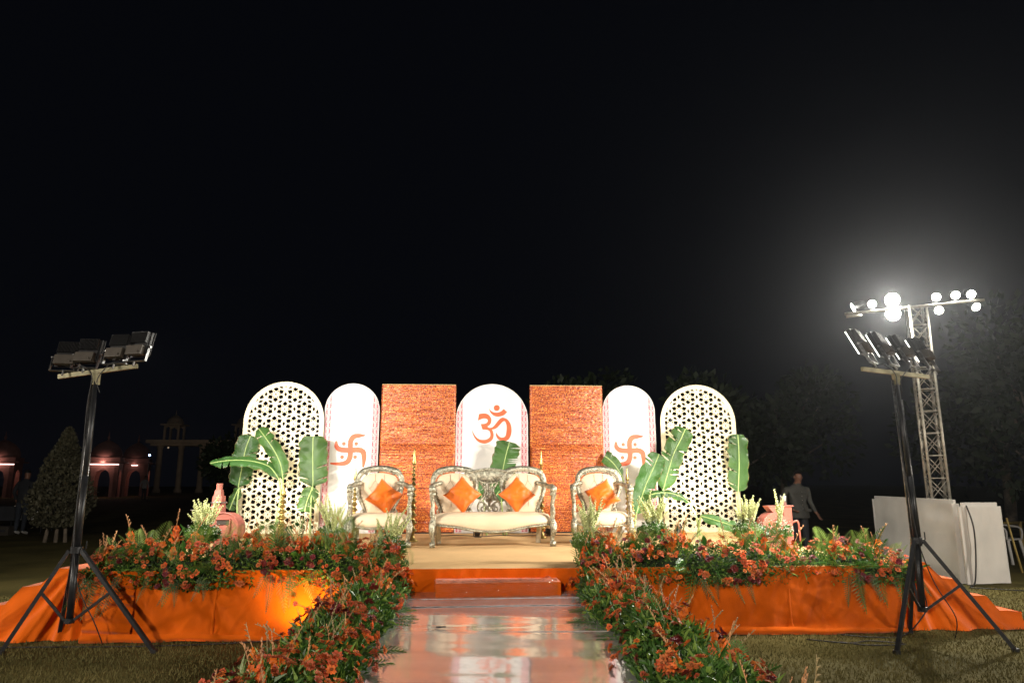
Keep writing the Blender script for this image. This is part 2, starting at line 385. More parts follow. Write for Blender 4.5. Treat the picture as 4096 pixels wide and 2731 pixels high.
def roundbox(m, w, d, h, nx=40, seed=0, am=.004, out=0, front_only=False):
    prof = [(d/2+out, 0), (d/2+out, h*.5), (d/2+out, h-.01), (d/2-.012, h+out), (0, h+out+.002), (-d/2+.012, h+out), (-d/2-out, h-.012), (-d/2-out-.002, h*.5), (-d/2-out-.004, .004)]
    P = smooth_path([(0, y, z) for y, z in prof], 4)
    if front_only: P = P[10:]
    def fn(u, v):
        p = P[int(round(v*(len(P)-1)))]; x = -w/2-out+(w+2*out)*u
        dd = am*(fbm(x*5+seed, p.y*9+p.z*11, seed, 1.5)+.6*fbm(x*17, p.y*20+p.z*24, seed+3))
        return (x, p.y-dd, p.z+dd*.8)
    m.grid(fn, nx, len(P))
    m.box((0, 0, h/2), (w-.004, d-.02, h-.012))
roundbox(m, 1.16, .33, .125); m.build('box', orange_cloth, step, True)
wrap_m = bpy.data.materials.new('clear_wrap'); wrap_m.use_nodes = True
n_, l_ = wrap_m.node_tree.nodes, wrap_m.node_tree.links; n_.remove(n_['Principled BSDF'])
tr_ = n_.new('ShaderNodeBsdfTransparent'); tr_.inputs[0].default_value = (.98, .97, .96, 1); gl_ = n_.new('ShaderNodeBsdfGlossy'); gl_.inputs['Roughness'].default_value = .12; gl_.inputs[0].default_value = (.9, .85, .85, 1)
lw_ = n_.new('ShaderNodeLayerWeight'); lw_.inputs[0].default_value = .32; mx_ = n_.new('ShaderNodeMixShader')
nz_ = n_.new('ShaderNodeTexNoise'); nz_.inputs['Scale'].default_value = 22; bp_ = n_.new('ShaderNodeBump'); bp_.inputs['Strength'].default_value = .6; bp_.inputs['Distance'].default_value = .03
l_.new(nz_.outputs[0], bp_.inputs['Height']); l_.new(bp_.outputs[0], gl_.inputs['Normal']); l_.new(bp_.outputs[0], lw_.inputs['Normal'])
l_.new(lw_.outputs['Facing'], mx_.inputs[0]); l_.new(tr_.outputs[0], mx_.inputs[1]); l_.new(gl_.outputs[0], mx_.inputs[2]); l_.new(mx_.outputs[0], n_['Material Output'].inputs[0])
m = MB()
def wrapf(u, v):
    x = -.595+1.14*u; t = v
    P = [(-.03, .139), (-.12, .141), (-.162, .136), (-.178, .12), (-.182, .06), (-.188, .006)]
    a = t*(len(P)-1); k = min(int(a), len(P)-2); y = P[k][0]+(P[k+1][0]-P[k][0])*(a-k); z = P[k][1]+(P[k+1][1]-P[k][1])*(a-k)
    d = .011*fbm(x*6, t*5, 3, 1.6)+.007*fbm(x*18, t*15, 6)+(.03*max(0, 1-abs(x-.47)/.06)*(1 if t < .4 else .3))
    return (x, y-abs(d)-.003, z+abs(d)*.9 if t < .75 else z)
m.grid(wrapf, 90, 26); m.build('plastic_wrap', wrap_m, step, True)

# ------------------------------------------------------------------ backdrop panels
def arch_poly(w, h, n=28, inset=0, z0=0):
    r = w/2-inset; zc = h-w/2; P = [(-r, z0+inset), (r, z0+inset)]
    return P+[(r*math.cos(math.pi*k/n), zc+r*math.sin(math.pi*k/n)) for k in range(n+1)]
def clip(poly, conv):
    out = poly
    for i in range(len(conv)):
        a, b = conv[i], conv[(i+1) % len(conv)]; inp = out; out = []
        f = lambda p: (b[0]-a[0])*(p[1]-a[1])-(b[1]-a[1])*(p[0]-a[0])
        for j in range(len(inp)):
            p, q = inp[j-1], inp[j]; fp, fq = f(p), f(q)
            if (fp >= 0) != (fq >= 0):
                t = fp/(fp-fq); out.append((p[0]+(q[0]-p[0])*t, p[1]+(q[1]-p[1])*t))
            if fq >= 0: out.append(q)
        if len(out) < 3: return []
    return out
def area(p): return .5*sum(p[i-1][0]*p[i][1]-p[i][0]*p[i-1][1] for i in range(len(p)))
def lattice_mesh(W, Hh):
    a = .315; ky = .88; holes = []
    inner = arch_poly(W, Hh, 28, .075)
    def put(cx, cz, pts):
        q = clip([(cx+x, cz+z*ky) for x, z in pts], inner)
        if q and abs(area(q)) > 1.2e-5: holes.append(q)
    def rot(pts, t): return [(x*math.cos(t)-z*math.sin(t), x*math.sin(t)+z*math.cos(t)) for x, z in pts]
    kite = [(.182, 0), (.21, .042), (.25, .088), (.312, .138), (.37, .092), (.462, 0), (.37, -.092), (.312, -.138), (.25, -.088), (.21, -.042)]
    sliv = [(.095, 0), (.24, .034), (.27, 0), (.24, -.034)]
    diam = [(.42, 0), (.455, .065), (.5, .14), (.545, .065), (.58, 0), (.545, -.065), (.5, -.14), (.455, -.065)]
    rows = int(Hh/(a*.866*ky))+3
    for j in range(-1, rows):
        for i in range(-4, 5):
            cx = (i+(.5 if j % 2 else 0))*a; cz = .06+j*a*.866*ky
            put(cx, cz, [(a*.045*math.cos(t*.7854), a*.045*math.sin(t*.7854)) for t in range(8)])
            for k in range(6):
                put(cx, cz, rot([(x*a, z*a) for x, z in sliv], k*math.pi/3))
                put(cx, cz, rot([(x*a, z*a) for x, z in kite], k*math.pi/3+math.pi/6))
            for k in range(3): put(cx, cz, rot([(x*a, z*a) for x, z in diam], k*math.pi/3))
    cu = bpy.data.curves.new('lattice', 'CURVE'); cu.dimensions = '2D'; cu.fill_mode = 'BOTH'; cu.extrude = .009
    for p in [arch_poly(W, Hh)]+holes:
        s = cu.splines.new('POLY'); s.points.add(len(p)-1); s.use_cyclic_u = True
        for k, (x, z) in enumerate(p): s.points[k].co = (x, z, 0, 1)
    o = bpy.data.objects.new('tmp', cu); COL.objects.link(o); bpy.context.view_layer.update()
    me = bpy.data.meshes.new_from_object(o.evaluated_get(bpy.context.evaluated_depsgraph_get()))
    bpy.data.objects.remove(o); me.transform(Matrix.Rotation(R(90), 4, 'X')); me.name = 'lattice'
    me.materials.clear(); me.materials.append(gold_paint); return me
PH = 2.42
lat_me = lattice_mesh(1.29, 2.43)
for x, lab in ((-3.32, 'pale gold arched lattice screen behind the three banana leaves at left'), (3.57, 'pale gold arched lattice screen on the side of the man in grey')):
    r = empty('lattice_screen', (x, 11.4, SZ), 0, lab, 'screen', 'arched lattice screens')
    inst('lattice_board', lat_me, r)
    b = MB()
    for sx in (-.45, .45): b.beam((sx, .03, 0), (sx, .03, 1.9), .03); b.beam((sx, .03, 1.3), (sx, .6, .02), .03)
    b.build('rear_brace', black_steel, r)

OM = [(597,510),(700,495),(790,520),(850,600),(852,680),(822,740),(772,775),(810,800),(870,793),(930,740),(1000,645),(1060,595),(1110,585),(1190,620),(1255,710),(1280,830),(1265,960),(1210,1050),(1130,1085),(1060,1080),(990,1030),(955,960),(960,895),(985,945),(1040,995),(1100,1005),(1150,975),(1170,900),(1178,800),(1170,720),(1145,670),(1120,658),(1085,680),(1030,740),(975,800),(920,830),(870,835),(890,880),(905,950),(890,1030),(840,1090),(760,1128),(690,1133),(600,1105),(520,1030),(470,930),(452,840),(490,925),(550,1005),(620,1045),(700,1055),(780,1035),(830,990),(838,930),(815,870),(760,842),(675,838),(655,790),(635,720),(700,718),(755,700),(782,660),(770,620),(720,605),(660,612),(575,648)]
OM2 = [(805,385),(840,435),(900,470),(980,478),(1060,450),(1115,400),(1150,432),(1187,465),(1120,530),(1040,558),(960,562),(880,525),(825,455)]
SHARP = {0, 6, 22, 36, 46, 56, 58, 65}
def om_parts():
    k = .000794; f = lambda p: ((p[0]-870)*k, PH-(p[1]+134)*k*.985)
    def sm(P, sharp):
        out = []; N = len(P)
        for i in range(N):
            b, c = P[i], P[(i+1) % N]
            a = P[i-1] if i not in sharp else b; d = P[(i+2) % N] if (i+1) % N not in sharp else c
            for s in range(3):
                t = s/3; out.append(tuple(.5*((2*b[q])+(c[q]-a[q])*t+(2*a[q]-5*b[q]+4*c[q]-d[q])*t*t+(3*b[q]-a[q]-3*c[q]+d[q])*t**3) for q in (0, 1)))
        return [f(p) for p in out]
    dot = [f((968+63*math.cos(t*.3), 378+63*math.sin(t*.3))) for t in range(21)]
    return [sm(OM, SHARP), sm(OM2, {0, 5, 7}), dot]
def stroke(m, pts, wid, y, mi=0, n=8):
    P = smooth_path([(p[0], 0, p[1]) for p in pts], n); W = lerp_list(wid, len(P)); L = []; Q = []
    for i, p in enumerate(P):
        t = (P[min(i+1, len(P)-1)]-P[max(i-1, 0)]).normalized(); nn = Vector((-t.z, 0, t.x)); jit = 1+.1*fbm(i*.5, 2, 1)
        L.append(p+nn*W[i]*jit); Q.append(p-nn*W[i]*jit)
    m.add([(a.x, y, a.z) for a in L]+[(b.x, y, b.z) for b in Q], [(i, i+1, len(P)+i+1, len(P)+i) for i in range(len(P)-1)], mi)
SW = 1/1.96*.00407
def swz(p): return ((p[0]-1385)*SW, (1936-620-(p[1]-685)*SW*1000)/1000) if False else ((p[0]-1385)*SW, 1.316-(p[1]-685)*SW)
def white_panel(x, y, W, lab, symbol):
    r = empty('arched_panel', (x, y, SZ), 0, lab, 'panel')
    b = MB(); b.prism(arch_poly(W, PH, 36), 0, .022); b.build('board', white_print, r)
    # printed borders: a pale pink strip along each side with crimson buds on a wavy vine
    m = MB(); rr = W/2; zc = PH-rr; bw = .105
    for s in (-1, 1):
        xi = rr-bw-.012; xo = rr-.012
        top = zc+math.sqrt(rr*rr-xi*xi)-.02; N = 14; pin = [(xi, .01), (xo, .01), (xo, zc)]
        for k in range(1, N+1):
            zz = zc+(top-zc)*k/N; pin.append((max(xi, math.sqrt(max(rr*rr-(zz-zc)**2, 0))-.012), zz))
        pin.append((xi, top)); pp = [(s*a, c) for a, c in pin]
        if s < 0: pp = pp[::-1]
        m.add([(a, -.0015, c) for a, c in pp], [tuple(range(len(pp)))], 0)
        xm = (xi+xo)/2; z = .03; i = 0
        while z < top-.02:
            lim = xo if z < zc else math.sqrt(max(rr*rr-(z-zc)**2, 0))-.014
            for dx, dz, q in ((-.028, 0, .0125), (.026, 0, .0125), (-.028, .03, .0125), (.026, .03, .0125), (-.036, .062, .008), (.036, .066, .008)):
                if xm+dx+q < lim: m.add([(s*(xm+dx+q*.8*math.cos(t)), -.003, z+dz+q*1.1*math.sin(t)) for t in [k*.7854 for k in range(8)]], [tuple(range(8))[::s]], 1)
            z += .105; i += 1
        zs = [.02+.0131*k for k in range(int((min(top, zc+.25)-.03)/.0131))]
        stroke(m, [(s*(xm+.042*math.sin(2*math.pi*zz/.21)), zz) for zz in zs if xm+.045 < (xo if zz < zc else math.sqrt(max(rr*rr-(zz-zc)**2, 0)))], [.0022, .0022], -.0026, 1, 1)
    m.build('printed_border', [print_pink, print_red], r)
    m = MB()
    if symbol == 'om':
        for P in om_parts():
            P = P if area(P) > 0 else P[::-1]
            m.add([(a, -.003, c) for a, c in P], [tuple(range(len(P)))])
    else:
        S = lambda L: [swz(p) for p in L]
        stroke(m, S([(1496,568),(1450,570),(1405,580),(1383,620),(1385,685),(1383,740),(1362,778),(1310,790),(1232,787)]), [.008, .036, .042, .042, .042, .042, .034, .010], -.0032)
        stroke(m, S([(1272,612),(1276,655),(1310,680),(1385,684),(1450,682),(1485,700),(1494,750),(1490,818)]), [.014, .036, .042, .042, .042, .044, .036, .012], -.0044)
        for c in ((1331,634),(1428,634),(1322,738),(1424,738)):
            a, z = swz(c); m.add([(a+.031*math.cos(-t*.42), -.0032, z+.031*math.sin(-t*.42)) for t in range(15)][::-1], [tuple(range(15))])
    m.build('painted_symbol', print_orange, r)
    return r
white_panel(-2.235, 11.47, .90, 'white arched panel with red swastika and dots, on the left of the left orange panel', 'sw')
white_panel(.085, 11.42, 1.20, 'white arched panel with a vermilion om sign behind the sofa', 'om')
white_panel(2.405, 11.47, .90, 'white arched panel with red swastika and dots, on the right of the right orange panel', 'sw')
# orange panels wound with twisted tinsel cord
cord_m = bpy.data.materials.new('tinsel_cord'); cord_m.use_nodes = True
n_, l_ = cord_m.node_tree.nodes, cord_m.node_tree.links; p_ = n_['Principled BSDF']; p_.inputs['Roughness'].default_value = .38; p_.inputs['Specular IOR Level'].default_value = .8; p_.inputs['Metallic'].default_value = .25
tc_ = n_.new('ShaderNodeTexCoord'); mp_ = n_.new('ShaderNodeMapping'); mp_.inputs['Scale'].default_value = (46, 30, 70); l_.new(tc_.outputs['Object'], mp_.inputs[0])
nz_ = n_.new('ShaderNodeTexNoise'); nz_.inputs['Scale'].default_value = 1; nz_.inputs['Detail'].default_value = 4; nz_.inputs['Roughness'].default_value = .75; l_.new(mp_.outputs[0], nz_.inputs[0])
mp2 = n_.new('ShaderNodeMapping'); mp2.inputs['Scale'].default_value = (2.0, 3, 40); l_.new(tc_.outputs['Object'], mp2.inputs[0])
nz2 = n_.new('ShaderNodeTexNoise'); nz2.inputs['Scale'].default_value = 1; nz2.inputs['Detail'].default_value = 3; l_.new(mp2.outputs[0], nz2.inputs[0])
ad = n_.new('ShaderNodeMath'); ad.operation = 'MULTIPLY_ADD'; ad.inputs[1].default_value = .26; l_.new(nz2.outputs[0], ad.inputs[0]); l_.new(nz_.outputs[0], ad.inputs[2])
rp_ = n_.new('ShaderNodeValToRGB'); l_.new(ad.outputs[0], rp_.inputs[0]); e = rp_.color_ramp.elements
e[0].position = .505; e[0].color = (.045, .007, .002, 1); e[1].position = .80; e[1].color = (.95, .52, .11, 1)
x_ = e.new(.58); x_.color = (.26, .03, .004, 1); x_ = e.new(.645); x_.color = (.52, .09, .01, 1); x_ = e.new(.715); x_.color = (.72, .21, .024, 1)
l_.new(rp_.outputs[0], p_.inputs['Base Color'])
def cord_panel(x, lab):
    r = empty('cord_panel', (x, 11.38, SZ), 0, lab, 'panel')
    b = MB(); b.box((0, .03, 1.2), (1.18, .03, 2.40), 0); b.box((0, .03, 2.395), (1.22, .045, .018), 1); b.build('wooden_frame', [dark_m, mat('pine_batten', (.55, .40, .18), .7)], r)
    m = MB(); nz, nx = 430, 64
    def fn(u, v):
        X = -.615+1.23*u; Z = .02+2.37*v; k = int(v*(nz-1)); row = k//2; wob = .006*fbm(X*3, row*.9, 3)
        edge = max(0, abs(X)-.60)/.015
        return (X+(.006*math.sin(row*2.3) if abs(X) > .6 else 0), (-.010 if k % 2 else -.002)-.005*fbm(X*22, row*1.7, 5)-.004*fbm(X*3, row*.35, 8)+edge*.025, Z+wob)
    m.grid(fn, nx, nz); m.build('wound_cord', cord_m, r, True)
    return r
cord_panel(-1.135, 'orange tinsel cord panel behind the brass spire, left of the om panel')
cord_panel(1.33, 'orange tinsel cord panel right of the om panel')
# ------------------------------------------------------------------ carved silver furniture (faces -Y, local z=0 on the carpet)
def spiral(c, r0, r1, turns, s=1, n=22, plane='xz', start=0):
    out = []
    for i in range(n):
        t = i/(n-1); a = start+s*turns*2*math.pi*t; r = r0+(r1-r0)*t
        out.append((c[0]+r*math.cos(a), c[1], c[2]+r*math.sin(a)) if plane == 'xz' else (c[0], c[1]+r*math.cos(a), c[2]+r*math.sin(a)))
    return out
BAL = [(-.165, .0), (-.195, .09), (-.245, .20), (-.275, .33), (-.262, .445), (-.185, .525), (0, .555), (.185, .525), (.262, .445), (.275, .33), (.245, .20), (.195, .09), (.165, .0)]
def balloon(root, cx, yb, zs):
    tilt = lambda z: yb+.17*z                                    # the back leans away
    O = smooth_path([(x, 0, z) for x, z in BAL], 5)
    m = MB(); rings = 9; C = Vector((0, 0, .27)); vs = []; fs = []; n = len(O)
    for i in range(rings+1):
        t = i/rings
        for p in O:
            q = C+(p-C)*t*.94; vs.append((cx+q.x, tilt(q.z)-.065*(1-t**2.6)-.01, zs+q.z))
    for i in range(rings):
        for k in range(n): fs.append((i*n+k, i*n+(k+1) % n, (i+1)*n+(k+1) % n, (i+1)*n+k))
    m.add(vs, fs)
    bo = m.build('back_cushion', cream, root, True, recalc=True)
    s = MB(); sur = lambda x, z: (cx+x, tilt(z)-.065*(1-min(1, Vector((x/.26, (z-.27)/.28)).length)**2.6)-.0125, zs+z)
    for L in ([(-.06, .52), (-.06, .44), (-.13, .33), (-.05, .22), (-.05, .06)], [(.06, .52), (.06, .44), (.0, .33), (.06, .22), (.06, .06)], [(-.06, .44), (0, .33), (-.05, .22)], [(.06, .44), (.13, .33), (.06, .22)], [(-.13, .33), (-.19, .40)], [(.13, .33), (.19, .40)]):
        pts = []
        for a, b in zip(L, L[1:]):
            for k in range(5): pts.append(sur(a[0]+(b[0]-a[0])*k/5, a[1]+(b[1]-a[1])*k/5))
        s.tube(pts, .0022, 4)
    tag(s.build('tufting_seam', seam_m, bo), kind='stuff')
    f = MB(); P = [(cx+p.x*1.07, tilt(p.z)+.0, zs+.01+p.z*1.055) for p in O]
    f.tube(P, [.022, .027, .030, .034, .036, .038, .042, .038, .036, .034, .030, .027, .022], 10)
    P2 = [(cx+p.x*1.02, tilt(p.z)-.022, zs+p.z*1.015) for p in O]; f.tube(P2, .010, 6)
    P3 = [(cx+p.x*1.15, tilt(p.z)+.004, zs+.012+p.z*1.10) for p in O]; f.tube(P3, [.010, .014, .016, .018, .016, .014, .010], 6)
    for sg in (-1, 1):
        f.tube(spiral((cx+sg*.20, tilt(0)-.02, zs+.02), .040, .008, 1.2, -sg, start=math.pi/2), [.014, .010], 6)
    for k in range(-4, 5):                                       # carved leaves along the crest
        a = math.pi/2+k*.17; f.ball((cx+.285*math.cos(a)*1.02, tilt(.53)-.02, zs+.31+.275*math.sin(a)), (.022, .014, .016), 6, 4)
    f.build('back_frame', silver, root, True)
    st = MB()
    for i in range(2, len(O)-2, 2): st.ball((cx+O[i].x*.90, tilt(O[i].z)-.026, zs+.01+(O[i].z-.27)*.92+.27), .0065, 5, 3)
    tag(st.build('nail_heads', stud_m, bo), kind='stuff')
def seat(root, W, D, zs, dip, n=46):
    lo = lambda x: .265-dip*(math.cos(min(1, abs(x)/(W*.36))*math.pi)*.5+.5)+.012*math.cos(x/W*12)
    prof = [(D, zs-.16), (D, zs-.03), (D-.04, zs), (D*.6, zs+.022), (D*.25, zs+.022), (.06, zs+.004), (.018, zs-.022), (0, zs-.06)]
    def fn(u, v):
        x = (u-.5)*W; e = 1-abs(2*u-1)**8
        if v < .72:
            a = v/.72*(len(prof)-1); k = min(int(a), len(prof)-2); y = prof[k][0]+(prof[k+1][0]-prof[k][0])*(a-k); z = prof[k][1]+(prof[k+1][1]-prof[k][1])*(a-k)
        else:
            t = (v-.72)/.28; y = -.012*math.sin(t*math.pi); z = (zs-.06)+(lo(x)-zs+.06)*t
        bow = -.035*(1-(2*u-1)**2)*(1-min(1, y/D))
        return (x, y+bow+(1-e)*.03, z-(1-e)*.035*(1 if z > zs-.06 else .2)+.004*fbm(x*3, y*3, 2))
    m = MB(); m.grid(fn, n, 44)
    for s in (-1, 1): m.box((s*(W/2-.012), D/2, zs-.11), (.02, D-.06, .15))
    so = m.build('seat_cushion', cream, root, True)
    t = MB(); P = []
    for i in range(n*2): u = i/(2*n-1); x = (u-.5)*W; P.append((x, -.035*(1-(2*u-1)**2)-.008, lo(x)-.008))
    t.tube(P, .014, 8); t.build('seat_rail', silver, root, True); t = MB(); t.box((0, D-.02, zs-.10), (W, .03, .10)); t.build('rear_rail', silver, root, True)
    st = MB(); k = int(W/.034)
    for i in range(k): u = (i+.5)/k; x = (u-.5)*W; st.ball((x, -.035*(1-(2*u-1)**2)-.013, lo(x)+.014), .0062, 5, 3)
    tag(st.build('nail_heads', stud_m, so), kind='stuff')
def legs_arms(root, W, D, zs, yb):
    for s in (-1, 1):
        x = s*(W/2+.012); m = MB()
        m.tube(smooth_path([(x, -.01, .335), (x+s*.012, -.035, .27), (x+s*.014, -.045, .20), (x+s*.002, -.02, .12), (x-s*.004, -.012, .065), (x+s*.004, -.03, .03)], 5), [.034, .046, .040, .028, .024, .030], 10)
        m.lathe([(.002, -.036), (.034, -.034), (.036, 0), (.034, .034), (.002, .036)], 12, (x+s*.004, -.042, .036), 0, Matrix.Rotation(R(90), 3, 'Y'))
        m.tube(spiral((x+s*.002, -.048, .036), .036, .008, 1.2, 1, plane='yz', start=2.2), .009, 6)
        m.ball((x+s*.01, -.058, .235), (.026, .022, .05), 8, 6); m.ball((x+s*.01, -.056, .30), (.034, .024, .022), 8, 5)
        m.build('front_leg', silver, root, True)
        m = MB(); m.beam((x-s*.09, D-.04, .0), (x-s*.07, D-.05, zs-.08), .055); m.build('rear_leg', silver_plain, root)
        m = MB()
        m.tube(smooth_path([(x, -.005, .33), (x+s*.012, -.012, .42), (x+s*.006, .0, .52), (x+s*.020, -.014, .62), (x+s*.018, -.018, .70)], 5), [.030, .034, .026, .032, .036], 10)
        m.lathe([(.002, -.042), (.038, -.04), (.042, 0), (.038, .04), (.002, .042)], 14, (x+s*.018, -.022, .715), 0, Matrix.Rotation(R(90), 3, 'Y'))
        m.box((x+s*.014, -.012, .655), (.075, .06, .035)); m.ball((x+s*.012, -.04, .46), (.022, .018, .06), 8, 6)
        m.build('arm_post', silver, root, True)
        m = MB(); xe = s*(W/2-.10)
        m.tube(smooth_path([(x+s*.018, -.01, .735), (x+s*.022, .10, .755), (x+s*.012, .25, .75), (x-s*.02, .38, .775), (xe, yb+.02, .80)], 6), [.036, .038, .034, .030, .030], 10)
        m.build('arm_rest', silver, root, True)
def armchair(x, y, rz, lab):
    r = empty('armchair', (x, y, SZ+.002), rz, lab, 'armchair', 'carved silver armchairs')
    seat(r, .70, .56, .40, .03, 36); legs_arms(r, .70, .56, .40, .47); balloon(r, 0, .47, .395); return r
armchair(-1.40, 9.02, R(9), 'carved silver armchair with cream seat, next to the brass spire left of the sofa')
armchair(1.50, 9.28, R(-6), 'carved silver armchair with cream seat, right of the sofa')
sofa = empty('sofa', (.045, 9.10, SZ+.002), R(4.5), 'carved silver two-seat sofa with cream upholstery and two rounded backs', 'sofa')
seat(sofa, 1.52, .58, .40, .085, 90); legs_arms(sofa, 1.52, .58, .40, .49)
for s in (-1, 1): balloon(sofa, s*.475, .49, .395)
m = MB(); tl = lambda z: .49+.17*(z-.395)
tp = smooth_path([(-.34, 0, .93), (-.22, 0, .955), (-.10, 0, .975), (0, 0, .985), (.10, 0, .975), (.22, 0, .955), (.34, 0, .93)], 5)
bt = smooth_path([(.27, 0, .83), (.16, 0, .83), (.10, 0, .80), (0, 0, .79), (-.10, 0, .80), (-.16, 0, .83), (-.27, 0, .83)], 5)
m.prism([(p.x, p.z) for p in tp+bt], tl(.88)-.028, tl(.88)+.028)
m.tube([(p.x, tl(p.z)-.03, p.z) for p in tp], .02, 8); m.tube([(p.x*.96, tl(p.z)-.03, p.z+.006) for p in bt], .010, 6)
m.build('crest_rail', silver, sofa, True)
m = MB()
for s in (-1, 1):
    Q = lambda L: [(s*a, tl(b)-.012, b) for a, b in L]
    m.tube(smooth_path(Q([(.12, .80), (.085, .76), (.055, .70), (.075, .63), (.105, .58), (.145, .52), (.155, .46), (.135, .41)]), 5), [.014, .016, .018, .016, .014], 8)
    m.tube(smooth_path(Q([(.05, .79), (.032, .72), (.03, .66), (.05, .60), (.03, .54)]), 5), .012, 7)
    m.tube(spiral((s*.085, tl(.46), .455), .048, .01, 1.4, s, start=math.pi/2), [.014, .009], 7)
    m.tube(spiral((s*.062, tl(.60), .60), .036, .008, 1.3, -s, start=0), [.011, .008], 7)
    m.tube(smooth_path(Q([(0, .44), (.04, .50), (.10, .545), (.14, .53)]), 5), [.008, .016, .010], 7)
    m.tube(smooth_path(Q([(0, .52), (.03, .58), (.07, .62)]), 5), [.008, .014, .006], 7)
    m.ball((s*.03, tl(.47)-.01, .47), (.016, .012, .03), 7, 5); m.ball((s*.04, tl(.75)-.01, .75), (.014, .01, .026), 7, 5)
m.tube([(0, tl(.40), .40), (0, tl(.80), .80)], [.018, .013, .010, .014, .018], 8)
for z, a in ((.45, .03), (.54, .024), (.62, .028), (.71, .02)): m.ball((0, tl(z)-.014, z), (a, .016, a*1.3), 8, 6)
m.build('carved_splat', silver, sofa, True)

def pillow(x, y, z, roll, yaw, pitch, lab, seed, S=.185):
    m = MB(); N = 22
    def side(sg):
        def fn(u, v):
            a, b = 2*u-1, 2*v-1; px = S*a*(1-.10*(1-b*b)); py = S*b*(1-.10*(1-a*a))
            t = max(0, (1-a**2)*(1-b**2))**.42*.075
            cr = fbm(a*2.2+seed, b*2.2, seed)*.018+.010*math.sin((a+b)*7+seed)*abs(a*b)
            return (px+.008*fbm(b*2, seed, 3), sg*(t+cr*(t/.075)), py+.008*fbm(a*2, seed, 5))
        return fn
    m.grid(side(-1), N, N); m.grid(side(1), N, N)
    me = m.mesh('cushion', pillow_m, True); bm = bmesh.new(); bm.from_mesh(me); bmesh.ops.remove_doubles(bm, verts=bm.verts, dist=.0008); bmesh.ops.recalc_face_normals(bm, faces=bm.faces); bm.to_mesh(me); bm.free()
    o = inst('cushion', me, None, (x, y, z)); o.rotation_mode = 'QUATERNION'
    o.rotation_quaternion = Quaternion((0, 0, 1), yaw) @ Quaternion((1, 0, 0), pitch) @ Quaternion((0, 1, 0), roll)
    return tag(o, lab, 'cushion', 'orange satin cushions')
CZ = SZ+.42
pillow(-.36, 9.405, CZ+.225, R(44), R(4), R(-16), 'orange satin cushion on the left half of the sofa', 1)
pillow(.375, 9.47, CZ+.225, R(46), R(0), R(-16), 'orange satin cushion on the right half of the sofa', 5)
pillow(-1.39, 9.36, CZ+.20, R(38), R(16), R(-18), 'orange satin cushion on the armchair left of the sofa', 9)
pillow(1.575, 9.63, CZ+.205, R(60), R(-12), R(-18), 'orange satin cushion on the armchair right of the sofa', 13)

# ------------------------------------------------------------------ brass spire stands
def spire(x, y, h, lab, beads, rb):
    r = empty('brass_spire', (x, y, SZ+.001), 0, lab, 'ornament', 'brass spire ornaments')
    b = MB(); b.lathe([(.002, 0), (rb*1.25, 0), (rb*1.25, .014), (rb*.8, .03), (rb*.45, .06), (rb*.40, .10)], 20); b.build('foot', brass, r, True)
    prof = []; z = .10; tot = sum(.55+.9*(1-i/beads) for i in range(beads)); H = h*.80-.10
    for i in range(beads):
        k = 1-i/beads; bh = H*(.55+.9*k)/tot; ro = rb*(.34+.66*k); ri = ro*.42
        prof += [(ri, z), (ri*1.05, z+bh*.12), (ro*.75, z+bh*.30), (ro, z+bh*.42), (ro*.97, z+bh*.47), (ro*.62, z+bh*.66), (ri*1.1, z+bh*.88)]; z += bh
    b = MB(); b.lathe(prof, 20); b.build('beaded_stem', brass, r, True)
    b = MB(); b.lathe([(rb*.22, z), (rb*.42, z+.02), (rb*.44, z+.03), (rb*.30, z+(h-z)*.4), (rb*.14, z+(h-z)*.8), (.001, h)], 16); b.build('finial', brass, r, True)
spire(-1.06, 9.94, 1.30, 'tall brass beaded spire between the left armchair and the sofa', 12, .068)
spire(-1.92, 10.2, 1.03, 'brass beaded spire half hidden behind the left armchair', 10, .066)
spire(.80, 10.4, 1.30, 'brass spire whose tip shows above the right back of the sofa', 12, .062)
spire(2.06, 10.2, 1.03, 'brass beaded spire in front of the right swastika panel, the farther of two', 10, .06)
spire(2.01, 9.75, .80, 'brass beaded spire against the right armchair, the nearer of two', 9, .06)
spire(-2.83, 9.8, .78, 'brass beaded spire in front of the left lattice screen', 7, .085)

